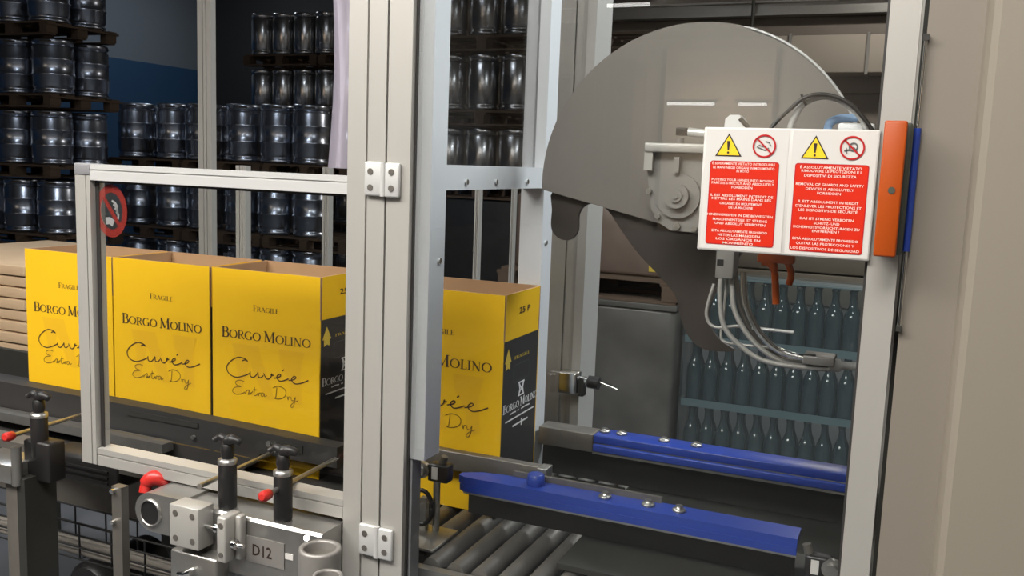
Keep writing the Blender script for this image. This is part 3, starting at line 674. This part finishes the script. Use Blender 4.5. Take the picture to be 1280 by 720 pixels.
# rail brackets
def rail_bracket(label, x, y, zt, zf, side):
    t = thing('rail_bracket', label, 'bracket', (x, y, zf), 'brackets of the front blue rail')
    MB().cyl((x, y, zf), (x, y, zt-.01), .0055, 14).build('rod', 'steel', t)
    MB().bev(x-.012, x+.022, y-.010, y+.012, zt-.018, zt+.010, .003).build('clamp_head', 'black', t)
    MB().box(x-.004, x+.006, y-.0112, y-.010, zt-.013, zt+.006).build('label_tag', 'sheet_white', t)
    xx = x+side*.022
    b = MB().cyl((xx, y-.012, zt-.002), (xx, y-.004, zt-.002), .013, 16).cyl((xx, y-.020, zt-.002), (xx, y-.012, zt-.002), .0085, 12); b.build('knob', 'steel', t)
    MB().cyl((x+side*.004-.012*side, y, zt+.010), (x-.012*side, y, zt+.022), .006, 10).build('top_pin', 'steel_dull', t)
    return t
t = rail_bracket('steel bracket with a knob standing on the rollers beside the door hinge', -.632, 1.20, 1.036, .937, -1)
MB().bev(-.665, -.60, 1.13, 1.215, .9345, .939, .001).build('foot_plate', 'steel', t)
b = MB(); b.tube([(-.652+.018*math.cos(a), 1.19, .975+.027*math.sin(a)) for a in [2*PI*k/20 for k in range(20)]], .0035, 8, closed=True); b.build('hose_loop', 'black', t)
MB().box(-.655, -.645, 1.19, 1.20, .935, .99).build('steel_strip', 'steel', t)
t = rail_bracket('steel bracket with a knob at the right end of the front blue rail', -.080, 1.215, 1.0, .9455, 1)

# ================================================================== lifting head inside the machine
L_ = thing('lifting_head', 'gripper head with a big grey disc shield, gearbox and curved steel pipes', 'machine', (-.3, 1.38, 1.2))
dcx, dcz, dr, dy = -.307, 1.473, .2437, 1.378
a0 = math.degrees(math.atan2(1.464-dcz, -.552-dcx)); 
pts = [(dcx+dr*math.cos(math.radians(a)), dcz+dr*math.sin(math.radians(a))) for a in [i*2.5 for i in range(-3, 73)]]
p1 = at(678, 237, dy); p2 = at(868, 292, dy); p3 = at(960, 320, dy)
pts += [(dcx-dr, dcz-.004), (p1.x, p1.z), (p2.x, p2.z), (p3.x, p3.z)]
MB().prism(pts, dy, dy+.005, 'y').build('disc_shield', 'disc', L_)
MB().tube([(dcx+(dr-.001)*math.cos(math.radians(a)), dy-.0005, dcz+(dr-.001)*math.sin(math.radians(a))) for a in range(10, 78, 3)], [.0006]+[.0021]*21+[.0006], 8).build('disc_rim_highlight', 'alu_bright', L_)  # bright tube, the highlight on the disc edge built as a shape
ol = [(735, 238), (693, 238), (691, 262), (690, 284), (696, 295), (706, 300), (716, 298), (723, 288), (724, 268), (732, 257), (745, 255), (760, 262), (775, 284), (798, 316), (826, 346), (845, 370), (851, 395), (860, 418), (873, 432), (890, 438), (919, 438),
      (905, 428), (892, 414), (886, 395), (893, 370), (912, 335), (935, 300), (900, 240)]
sm_ = smooth([at(x, y, 1.396) for x, y in ol], 3, True)
MB().prism([(p.x, p.z) for p in sm_], 1.392, 1.400, 'y').build('curved_arm', 'arm', L_)
ga = [at(x, y, 1.30) for x, y in ((807, 197), (812, 190), (882, 192), (884, 292), (838, 288), (826, 280), (814, 262))]
MB().prism([(p.x, p.z) for p in ga], 1.30, 1.378, 'y').build('gearbox', 'cast', L_)
p = at(843, 189, 1.29); q = at(884, 190, 1.29); r = at(808, 188, 1.29)
MB().bev(r.x-.002, q.x, 1.285, 1.375, r.z-.002, r.z+.011, .002).box(r.x-.002, r.x+.010, 1.288, 1.30, r.z-.028, r.z).build('top_bracket', 'alu', L_)
c = at(846, 245, 1.29)
b = MB().cyl((c.x, 1.30, c.z), (c.x, 1.294, c.z), .032, 28).cyl((c.x, 1.294, c.z), (c.x, 1.284, c.z), .0175, 24).cyl((c.x, 1.284, c.z), (c.x, 1.281, c.z), .009, 16).cyl((c.x, 1.281, c.z), (c.x, 1.279, c.z), .004, 12); b.build('shaft_boss', 'cast', L_)
for x, y, r in ((811, 239, .004), (822, 270, .004), (846, 283, .005), (868, 286, .004)):
    c = at(x, y, 1.297); MB().cyl((c.x, 1.30, c.z), (c.x, 1.294, c.z), r, 12).build('bolt', 'steel', L_)
b = MB(); c = at(846, 205, 1.29); b.box(c.x-.004, c.x+.004, 1.287, 1.294, c.z-.012, r if False else c.z+.010)
c = at(850, 172, 1.31); b.cyl((c.x, 1.31, c.z-.012), (c.x, 1.31, c.z), .006, 12); b.build('fitting', 'cast', L_)
c = at(847, 164, 1.31); MB().bev(c.x-.001, c.x+.014, 1.303, 1.317, c.z-.006, c.z+.005, .001).build('valve_cap', 'black', L_)
c = at(863, 164, 1.31); MB().cyl((c.x-.003, 1.31, c.z-.001), (c.x+.022, 1.31, c.z-.003), .006, 12).build('valve_body', 'alu_bright', L_)
# arm that carries the head, behind the sign
MB().bev(-.240, -.06, 1.302, 1.36, 1.42, 1.50, .004).build('carrier', 'cast', L_)
MB().bev(-.09, -.03, 1.302, 1.559, 1.40, 1.52, .004).build('carrier_bracket', 'cast', L_)
MB().box(-.06, -.01, 1.56, 1.60, .70, 2.2).build('column', 'alu', E_)
c = at(907, 330, 1.29)
MB().bev(c.x-.012, c.x+.013, 1.28, 1.32, c.z-.020, 1.43, .002).build('pipe_block', 'cast', L_)
MB().box(c.x-.010, c.x-.001, 1.2795, 1.282, c.z-.002, c.z+.007).build('square_hole', 'black', L_)
def pipe(pts, r, Y, m='hose', name='pipe', y2=None):
    N = len(pts); P = [at(x, y, Y+((y2-Y)*i/(N-1) if y2 else 0)) for i, (x, y) in enumerate(pts)]
    return MB().tube(smooth(P, 5), r, 10).build(name, m, L_)
z1 = lambda l: [(780+x/4, 360+y/4) for x, y in l]
pipe(z1([(598, -80), (600, 0), (610, 80), (650, 180), (710, 260), (780, 315), (880, 345), (960, 348)]), .0045, 1.28, 'chrome')
pipe(z1([(536, -80), (540, 0), (550, 100), (590, 190), (650, 270), (720, 330), (800, 370), (900, 380), (1020, 382)]), .0038, 1.295, 'alu')
pipe(z1([(560, -80), (568, 0), (578, 80), (610, 170), (660, 250), (720, 310), (800, 352), (900, 362), (1030, 366)]), .0030, 1.31, 'steel_dull')
pipe(z1([(490, -80), (480, 0), (485, 120), (505, 200), (560, 270), (650, 340), (740, 375), (880, 395), (1030, 405)]), .0036, 1.285, 'alu')
pipe(z1([(450, -20), (425, 60), (412, 130), (430, 180), (470, 198), (540, 192), (575, 190)]), .0024, 1.30, 'alu')
pipe(z1([(640, 200), (740, 210), (850, 222)]), .0024, 1.29, 'alu_bright', 'needle')
pipe(z1([(515, -60), (505, 60), (495, 160), (485, 230), (500, 268), (580, 283), (700, 295), (780, 298)]), .0020, 1.30, 'alu', 'needle')
c0 = at(1004, 446, 1.285); c1 = at(1044, 450, 1.285)
MB().bev(c0.x, c1.x, 1.275, 1.315, c1.z-.009, c0.z+.004, .002).build('joint_block', 'cast', L_)
MB().tube([at(1036, 456, 1.29), at(1050, 457, 1.29), at(1052, 457, 1.29), at(1085, 459, 1.29)], [.009, .009, .0055, .0055], 12).build('joint_rod', 'alu_bright', L_)
# orange clips under the sign
OC = 1.11
t = thing('orange_clip', 'pair of orange strap clips hanging below the warning sign', 'clip', at(970, 345, 1.2))
P = [at(952, 328, OC), at(962, 329, OC), at(968, 338, OC), at(970, 380, OC)]
MB().tube(smooth(P, 5), [.0045]*4+[.0055]*6+[.0042]*5+[.0042], 8).build('strap', 'orange', t)
P = [at(978, 322, OC), at(984, 328, OC), at(989, 342, OC), at(986, 356, OC)]
MB().tube(smooth(P, 5), .0040, 8).build('strap', 'orange', t)
c = at(960, 326, OC); MB().bev(c.x-.012, c.x+.030, OC-.006, OC+.012, c.z-.002, c.z+.02, .002).build('holder', 'orange', t)
MB().bev(c.x-.005, c.x+.025, OC+.0125, 1.285, c.z+.005, c.z+.03, .002).build('mount', 'steel_dull', t)
# things above the sign
t = thing('hose_bundle', 'milky hose and black cable arching above the warning sign', 'hose', at(1020, 150, 1.25))
P = [at(x, y, 1.243) for x, y in ((955, 170), (975, 148), (1003, 124), (1022, 118), (1045, 121), (1065, 132), (1080, 148), (1092, 165))]
MB().tube(smooth(P, 5), .0026, 8).build('black_cable', 'black', t)
P = [at(x, y, 1.252) for x, y in ((985, 170), (992, 148), (1004, 130), (1025, 121), (1048, 124), (1066, 136), (1078, 150), (1086, 170))]
MB().tube(smooth(P, 5), .0042, 10).build('milky_hose', 'hose', t)
for x, y in ((1004, 124), (1074, 141)):
    c = at(x, y, 1.25); MB().tube([c+Vector((-.002, -.004, .006)), c+Vector((.001, -.004, -.002)), c+Vector((.005, -.003, -.008))], .0018, 6).build('cable_tie', 'black', t)
for x, y in ((960, 168), (1090, 164)):
    c = at(x, y, 1.25); MB().bev(c.x-.008, c.x+.008, 1.236, 1.260, c.z-.03, c.z, .002).build('gland', 'black', t)
t = thing('junction_box', 'white junction box with a light blue lid behind the sign', 'box', at(1068, 170, 1.27))
c = at(1048, 158, 1.27); d = at(1094, 160, 1.27)
MB().bev(c.x, d.x, 1.262, 1.30, 1.48, c.z+.004, .003).build('body', 'white', t)
c = at(1036, 152, 1.285)
MB().tube(smooth([at(1034, 164, 1.285), at(1038, 153, 1.285), at(1052, 148, 1.285), at(1072, 148, 1.285)], 5), .0055, 10).build('lid', 'light_blue', t)
t = thing('white_nozzle', 'white plastic nozzle peeking over the sign top', 'nozzle', at(920, 165, 1.27))
p = [at(x, y, 1.27) for x, y in ((905, 172), (908, 149), (914, 144), (925, 144), (931, 150), (934, 172))]
MB().prism([(q.x, q.z) for q in p], 1.262, 1.29, 'y').build('body', 'white', t)
MB().tube([at(925, 148, 1.2605), at(936, 160, 1.2605)], .003, 8).build('side_lever', 'steel_dark', t)
# latch on the rear post
t = thing('roller_latch', 'small steel latch with a black roller on the rear post', 'latch', at(724, 480, 1.69))
p = at(702, 463, 1.675); q = at(722, 492, 1.675)
MB().bev(p.x, q.x, 1.66, 1.694, q.z, p.z, .002).build('plate', 'chrome', t)
c = at(732, 478, 1.68); MB().cyl((q.x-.002, 1.68, c.z+.004), (c.x+.002, 1.68, c.z+.001), .008, 12).build('pin', 'chrome', t)
c = at(743, 478, 1.68); MB().cyl((c.x-.012, 1.68, c.z), (c.x+.010, 1.68, c.z-.001), .0125, 16).build('roller', 'black', t)
MB().tube([at(750, 478, 1.68), at(772, 487, 1.68)], .003, 8).build('lever', 'chrome', t)
p = at(724, 490, 1.68); MB().box(p.x, p.x+.011, 1.67, 1.69, p.z-.006, p.z+.03).build('hook', 'steel_dark', t)

# ================================================================== hanging film behind the front post
b = MB(); n = 15
for j, z in enumerate([1.485+.0467*j for j in range(16)]):
    for i in range(n):
        u = i/(n-1); x = -.795+.085*u+.008*math.sin(j*.5)*(1-u)
        b.v.append((x, 1.14+.010*math.sin(u*14+j*.22)+.006*math.sin(u*31-j*.3), z))
for j in range(15):
    for i in range(n-1): b.f.append((j*n+i, j*n+i+1, (j+1)*n+i+1, (j+1)*n+i)); b.m.append(0); b.sm.append(True)
tag(b.build('plastic_curtain', 'film'), 'lilac translucent plastic sheet hanging behind the tall front post', 'curtain')

# ================================================================== things behind the conveyor
def back_post(x0p, x1p, ytop, Y, label, z1=None, w=None):
    a = at(x0p, 330, Y); c = at(x1p, 330, Y); z = z1 if z1 else at(x0p, ytop, Y).z
    t = thing('fence_post', label, 'post', ((a.x+c.x)/2, Y+.02, 0))
    c.x = a.x+(c.x-a.x)*.85
    profile(MB(), a.x, c.x, Y, Y+.022, .012, z, ((a.x*.6+c.x*.4), (a.x*.35+c.x*.65)), gw=.003, gd=.003).build('upright', 'alu', t)
    MB().box(a.x-.03, c.x+.03, Y-.02, Y+(c.x-a.x)+.02, 0, .012).build('base_plate', 'steel_dark', t)
back_post(249, 268, 0, 2.2, 'tall aluminium post behind the row of cartons, close to the kegs', 2.6)
back_post(295, 309, 230, 2.0, 'short aluminium post seen through the clear guard', 1.47)
back_post(402, 412, 238, 2.4, 'thin aluminium post seen through the guard beside the front post', 1.47)
back_post(591, 598, 238, 2.6, 'thin post seen through the side opening, near the keg stack', 1.46)
back_post(636, 641, 238, 2.9, 'thinnest post seen through the side opening', 1.46)
t = thing('carton_reflection', 'brown beige panel standing in for a carton reflection, seen through the side opening', 'column', (at(666, 300, 1.85).x, 1.87, 0))
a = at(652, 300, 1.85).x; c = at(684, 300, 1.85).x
MB().box(a, (a+c)/2-.0008, 1.85, 1.9, 0, 1.47).box((a+c)/2+.0008, c, 1.85, 1.9, 0, 1.47).build('panel', 'cab', t)  # reflection of a carton in the glass, built as a solid panel

# stack of pale boards at the left edge
p0, p1 = at(-60, 335, 1.9), at(34, 335, 1.9)
nb = 8; zt, zb_ = at(20, 330, 1.9).z, at(20, 442, 1.9).z; h = (zt-zb_)/nb
for i in range(nb):
    tag(MB().bev(p0.x-.3-.004*(i % 3), p1.x+.006*((i*7) % 4)-.01, 1.9-.004*((i*5) % 3), 2.5, zb_+i*h, zb_+(i+1)*h-.004, .003).build('wooden_board', 'board'),
        'pale board in the stack behind the first carton, %s from the top' % ORD[nb-1-i], 'board', 'pale boards stacked beyond the conveyor')
t = thing('trestle_table', 'dark trestle carrying the stack of pale boards', 'trestle', ((p0.x+p1.x)/2, 2.2, 0))
MB().box(p0.x-.35, p1.x+.03, 1.88, 2.52, zb_-.05, zb_-.002).build('top', 'steel_dark', t)
for x in (p0.x-.3, p1.x-.03):
    for y in (1.92, 2.48): MB().box(x-.02, x+.02, y-.02, y+.02, 0, zb_-.05).build('leg', 'steel_dark', t)

# wire tray and cables low at the left
t = thing('wire_cable_tray', 'black wire cable tray low beneath the conveyor', 'cable tray', (-1.5, 1.25, .8))
b = MB()
za, zc = at(60, 645, 1.12).z, at(60, 688, 1.12).z
for Y, z in ((1.12, za), (1.12, (za*2+zc)/3), (1.12, (za+2*zc)/3), (1.12, zc), (1.15, zc), (1.178, zc), (1.178, (za+zc)/2), (1.178, za)): MB().tube([(-2.0, Y, z), (-.98, Y, z)], .0018, 6).build('long_wire', 'wire', t)
for i in range(14):
    x = -1.98+i*.076; MB().tube([(x, 1.12, za), (x, 1.12, zc), (x, 1.178, zc), (x, 1.178, za)], .0018, 6).build('cross_wire', 'wire', t)
for x in (-1.9, -1.1): MB().box(x-.01, x+.01, 1.180, 1.1825, zc-.004, .90).build('hanger', 'steel_dark', t)
for i, (dy, r) in enumerate(((.011, .0065), (.029, .0075), (.046, .0055))):
    P = [(-2.0+.085*k, 1.12+dy+.0018*math.sin(k*2.1+i), zc+.002+r+(0 if k % 3 else .0)) for k in range(13)]
    tag(MB().tube(smooth(P, 5), r, 8).build('cable', 'cable'), ['grey cable lying in the wire tray, nearest its front', 'thickest grey cable along the middle of the wire tray', 'thin grey cable lying in the wire tray, nearest its back'][i], 'cable', 'cables in the wire tray')
t = thing('stub_post', 'thin grey post with two bolts left of the beam end', 'post', at(146, 660, 1.06))
a, c = at(140, 640, 1.06), at(152, 640, 1.06); z = at(146, 609, 1.06).z
MB().box(a.x, c.x, 1.06, 1.075, .3, z).build('upright', 'steel_dull', t)
for y in (613, 652): q = at(143, y, 1.06); pins('bolt', 'chrome', t, [((q.x, 1.06, q.z), (q.x, 1.053, q.z), .004)])
t = thing('gear_motor', 'dark rounded drive motor low at the left behind the post', 'motor', at(120, 740, 1.3))
c = at(118, 735, 1.3)
MB().tube([(c.x, 1.28, c.z), (c.x, 1.29, c.z), (c.x, 1.45, c.z), (c.x, 1.46, c.z)], [.05, .058, .058, .05], 24).build('body', 'black', t)
MB().box(c.x-.03, c.x+.03, 1.32, 1.42, c.z-.09, c.z-.05).box(c.x-.02, c.x+.02, 1.36, 1.40, 0, c.z-.09).build('mount', 'steel_dark', t)
MB().box(-1.6, -1.0, 1.183, 1.1845, .842, .93).build('cover_sheet', 'steel_dull', cv)
a, c = at(58, 560, 1.12), at(150, 622, 1.12)
t = thing('drive_housing', 'black drive housing under the belt beside the corner clamp', 'motor housing', ((a.x+c.x)/2, 1.14, c.z))
MB().bev(a.x, c.x, 1.115, 1.178, c.z+.012, a.z, .008).build('casing', 'black', t)
for z in (.02, .03, .04): MB().box(a.x+.02, c.x-.02, 1.112, 1.1155, c.z+z, c.z+z+.004).build('cooling_fin', 'black', t)

# ================================================================== kegs, pallets
def keg_proto(name, r, h, ribs, m):
    t = thing(name, 'x', 'keg')
    pr = [(r*.90, 0), (r*.96, .006), (r*.97, h*.07), (r*.90, h*.085), (r*.93, h*.12), (r*.985, h*.15)]
    for a in ribs: pr += [(r*.985, h*(a-.03)), (r*1.03, h*(a-.012)), (r*1.03, h*(a+.012)), (r*.985, h*(a+.03))]
    pr += [(r*.985, h*.85), (r*.93, h*.88), (r*.90, h*.90)]
    MB().lathe(pr, 28).build('body', m, t)
    col = [(r*.90, h*.895), (r*.97, h*.91), (r*.97, h*.985), (r*.94, h), (r*.90, h*.985), (r*.88, h*.90)]
    MB().lathe(col, 28).build('collar', m, t)
    for a in (-60, 60, 180) if ribs else ():
        a = math.radians(a); b = MB()
        w = Vector((-math.sin(a), math.cos(a), 0)); d = Vector((math.cos(a), math.sin(a), 0))
        v = [d*r*.975+w*s*r*.28+Vector((0, 0, h*z)) for s, z in ((-1, .93), (1, .93), (1, .965), (-1, .965))]; b.add(v, [(0, 1, 2, 3)]); b.build('hand_slot', 'black', t)
    MB().lathe([(r*.16, h*.90), (r*.16, h*.95), (r*.10, h*.955)], 12).build('valve', 'steel', t)
    return t
keg0 = keg_proto('beer_keg', .172, .475, (.36, .64), 'keg')
skeg0 = keg_proto('small_beer_keg', .128, .412, (), 'keg_small')
used = {}
def put(proto, loc, label, group):
    if proto.name not in used:
        used[proto.name] = 1; proto.location = loc; tag(proto, label, None, group); return proto
    return dup(proto, loc, label, group)
def pallet_proto():
    t = thing('wooden_pallet', 'x', 'pallet')
    for i in range(5): MB().box(-.45, .45, -.36+i*.165, -.36+i*.165+.09, .098, .115).build('deck_board', 'wood', t)
    for x in (-.42, 0, .42):
        for y in (-.32, 0, .32): MB().box(x-.04, x+.04, y-.055, y+.055, .015, .082).build('block', 'wood', t)
    for x in (-.42, 0, .42): MB().box(x-.05, x+.05, -.37, .40, .082, .098).build('stringer', 'wood', t)
    for y in (-.32, 0, .32): MB().box(-.45, .45, y-.05, y+.05, 0, .015).build('bottom_board', 'wood', t)
    return t
pal0 = pallet_proto()
# tall stack by the blue wall: five levels
PITCH_L = .605
XR = at(114, 200, 6.35).x
for lv in range(5):
    z0 = .126+lv*.612; lev = ORD[4-lv]; sh = (0, .02, -.03, 0, -.02)[lv]
    put(pal0, (XR-.25+sh, 6.12, z0-.12), 'pallet under the %s level from the top of the tall keg stack' % lev, 'pallets between the kegs')
    put(pal0, (XR-1.19+sh, 6.12, z0-.12), 'outer pallet, %s level from the top of the tall keg stack' % lev, 'pallets between the kegs')
    for k, (x, y) in enumerate([(XR-1.17, 5.93), (XR-.79, 5.93), (XR-.40, 5.93), (XR, 5.96), (XR, 6.35), (XR-.40, 6.33)]):
        put(keg0, (x+sh+random.uniform(-.008, .008), y+random.uniform(-.008, .008), z0-.004),
            'steel keg, %s level from the top of the tall stack, %s' % (lev, ['outermost', 'second in front', 'third in front', 'front corner', 'behind the front corner', 'behind the third'][k]), 'kegs in the tall stack')
# low block of kegs in the middle
XM = at(170, 165, 7.0).x; XM = [XM, XM+.47, XM+.85, XM+1.33, XM+1.72, XM+2.1]
for lv in range(3):
    z0 = .122+lv*.655
    for j, x in enumerate((XM[0]+.25, XM[0]+1.20, XM[0]+2.15)):
        put(pal0, (x, 7.2, z0-.12), '%s pallet under the %s level from the top of the low keg block' % (ORD[j], ORD[2-lv]), 'pallets between the kegs')
    for k, x in enumerate(XM):
        put(keg0, (x+random.uniform(-.008, .008), 7.02+random.uniform(-.015, .015), z0-.004), 'steel keg in the low block, %s level down, %s along from the tall stack' % (ORD[2-lv], ORD[k]), 'kegs in the low block').scale.z = 1.12
        if k < 3 and lv == 2: put(keg0, (x, 7.40, z0-.004), 'steel keg in the rear row of the low block, %s along' % ORD[k], 'kegs in the low block').scale.z = 1.12
# stack of small kegs
X0 = at(325, 120, 8.0).x
for lv in range(5):
    z0 = .28+lv*.566
    for j in range(2):
        put(pal0, (X0+.30+.95*j, 8.3, z0-.12), '%s pallet, %s level from the top of the small keg stack' % (ORD[j], ORD[4-lv]), 'pallets between the kegs')
        if lv == 0: put(pal0, (X0+.30+.95*j, 8.3, z0-.237), '%s floor pallet below the small keg stack' % ORD[j], 'pallets between the kegs')
    for k in range(6):
        put(skeg0, (X0+.012+k*.268, 8.05, z0-.004), 'small smooth keg, %s level from the top of the rear stack, %s along' % (ORD[4-lv], ORD[k]), 'small kegs in the rear stack')
# stack seen through the side pane
X1 = at(575, 130, 6.4).x
t = thing('wrapped_load', 'black film wrapped load under the kegs behind the side opening', 'load', (X1+.4, 6.7, 0))
MB().bev(X1-.27, X1+1.2, 6.3, 7.1, .02, 1.22, .02).build('load', 'rubber', t)
for k in range(3): MB().box(X1-.20+k*.6, X1+k*.6, 6.32, 7.08, 0, .02).build('runner', 'wood', t)
for lv in range(2, 5):
    z0 = .25+lv*.55
    for j in range(2):
        put(pal0, (X1+.20+.95*j, 6.7, z0-.12), '%s pallet, %s level from the top of the keg stack behind the side pane' % (ORD[j], ORD[4-lv]), 'pallets between the kegs')
    for k in range(4):
        put(skeg0, (X1-.10+k*.275, 6.45, z0-.004), 'small keg behind the side pane, %s level from the top, %s along' % (ORD[4-lv], ORD[k]), 'small kegs behind the side pane')
# pallet stack on the aisle behind, mirrored by the guard pane
for i in range(6):
    put(pal0, (-2.15, -1.3, i*.118), 'empty pallet in the stack across the aisle, %s from the floor' % ORD[i], 'empty pallets across the aisle')

# ================================================================== bottles and wrapped goods behind
bt = thing('glass_bottle', 'x', 'bottle')
MB().lathe([(.030, 0), (.036, .004), (.037, .02), (.037, .160), (.0345, .180), (.027, .200), (.018, .222), (.0142, .245), (.0135, .262), (.0135, .285)], 16).build('body', 'bottle', bt)
MB().lathe([(.0135, .280), (.0165, .284), (.0165, .295), (.0135, .297)], 14).build('lip', 'bottle', bt)
BX0 = at(868, 430, 4.3).x
LZ = [.075, .385, .695]
for lv, z in enumerate(LZ):
    for row in range(2):
        for k in range(13):
            put(bt, (BX0+k*.0765, 4.34+row*.078, z+.006), 'green glass bottle, %s level of the bottle pallet, %s row, %s along' % (['bottom', 'middle', 'top'][lv], ['front', 'second'][row], ORD[k]), 'bottles on the bottle pallet')
    tag(MB().box(BX0-.045, BX0+12*.0765+.045, 4.292, 4.47, z, z+.004).box(BX0-.045, BX0+12*.0765+.045, 4.292, 4.295, z+.004, z+.035).build('tier_tray', 'tray'), 'blue grey tray under the %s level of bottles' % ['bottom', 'middle', 'top'][lv], 'tray', 'trays in the bottle pallet')
tag(MB().box(BX0-.045, BX0+12*.0765+.045, 4.295, 4.47, 1.005, 1.010).build('tier_tray', 'tray'), 'blue grey tray laid on top of the bottle pallet', 'tray', 'trays in the bottle pallet')
t = thing('bottle_pallet', 'low dark pallet carrying the green bottles', 'pallet', (BX0+.46, 4.4, 0))
MB().box(BX0-.06, BX0+12*.0765+.06, 4.27, 4.55, .055, .075).build('deck', 'wood', t)
for x in (BX0, BX0+.46, BX0+.90): MB().box(x-.05, x+.05, 4.28, 4.54, 0, .055).build('runner', 'wood', t)
x0, x1 = BX0-.055, BX0+12*.0765+.055
b = MB(); b.prism([(x0, 4.285), (x1, 4.285), (x1, 4.48), (x0, 4.48)], .08, 1.02, 'z'); b.f = b.f[2:]; b.m = b.m[2:]; b.sm = b.sm[2:]
tag(b.build('stretch_wrap', 'wrap'), 'thin stretch wrap around the pallet of green bottles', 'wrap')
# wrapped load with a pallet on it
gx0, gx1 = at(762, 450, 4.2).x, at(852, 450, 4.2).x
t = thing('wrapped_load', 'grey film wrapped load beside the green bottles', 'load', ((gx0+gx1)/2, 4.5, 0))
gx1 = min(gx1, x0-.02)
MB().bev(gx0-.5, gx1, 4.2, 4.9, .02, .86, .03).build('load', 'goods', t)
MB().bev(gx0-.5, gx1+.005, 4.19, 4.92, .845, .875, .004).build('lid', 'goods', t)
put(pal0, (gx1-.45, 4.56, .876), 'wooden pallet lying on the grey wrapped load', 'pallets between the goods')
t = thing('wrapped_load', 'brown film wrapped load on the upper pallet, below the dark curved arm', 'load', (gx1-.4, 4.5, .992))
MB().bev(gx1-.85, gx1-.02, 4.24, 4.88, .992, 1.36, .02).build('load', 'goods_brown', t)
MB().box(gx1-.15, gx1-.10, 4.235, 4.24, 1.02, 1.20).build('yellow_strap', 'ink_yellow', t)

# upper right background: cladding, shelf, pale panel
t = thing('wall_cladding', 'grey brown cladding panels high on the far wall behind the disc', 'cladding', (-.6, 11.05, 2.0))
for i in range(5): MB().bev(-3.85, 3.8, 11.03+.004*(i % 2), 11.09, 2.0+i*.42, 2.405+i*.42, .008).build('panel', 'dark_clad', t)
t = thing('wall_beam', 'steel beam running along the far wall above the disc shield', 'beam', (-.6, 10.9, 3.2))
b = MB(); b.prism([(10.86, 3.26), (11.02, 3.26), (11.02, 3.28), (10.95, 3.28), (10.95, 3.40), (11.02, 3.40), (11.02, 3.42), (10.86, 3.42), (10.86, 3.40), (10.93, 3.40), (10.93, 3.28), (10.86, 3.28)], -3.8, 3.8, 'x'); b.build('girder', 'steel', t)
t = thing('cable_conduit', 'thin conduit running down the far wall behind the disc', 'conduit', (-1.6, 10.9, 0))
x = at(938, 60, 10.82).x
MB().cyl((x, 10.82, .03), (x, 10.82, 4.5), .018, 10).build('pipe', 'steel_dark', t)
for z in (2.2, 3.0, 3.8): MB().box(x-.04, x+.04, 10.838, 11.03, z, z+.04).build('clip', 'steel', t)
t = thing('ventilation_duct', 'pale rectangular duct under the beam on the far wall', 'duct', (0, 10.8, 2.7))
x0, x1 = at(952, 60, 10.7).x, 3.6; z0, z1 = at(1030, 92, 10.7).z, at(1030, 45, 10.7).z
MB().bev(x0, x1, 10.62, 11.0, z0, z1, .01).build('casing', 'wall', t)
for k in range(4): MB().box(x0+.3+k*.8, x0+.33+k*.8, 10.60, 11.0, z0-.02, z1+.02).build('flange', 'steel', t)
t = thing('loading_door', 'pale sectional door low on the far wall behind the bottles', 'door', (.2, 11.05, 0))
for i in range(5): MB().bev(-2.6, 1.6, 10.98, 11.02, .02+i*.38, .38+i*.38, .01).build('door_panel', 'cab', t)

bpy.context.view_layer.update()
for o in bpy.data.objects:
    if '_o' in o: del o['_o']
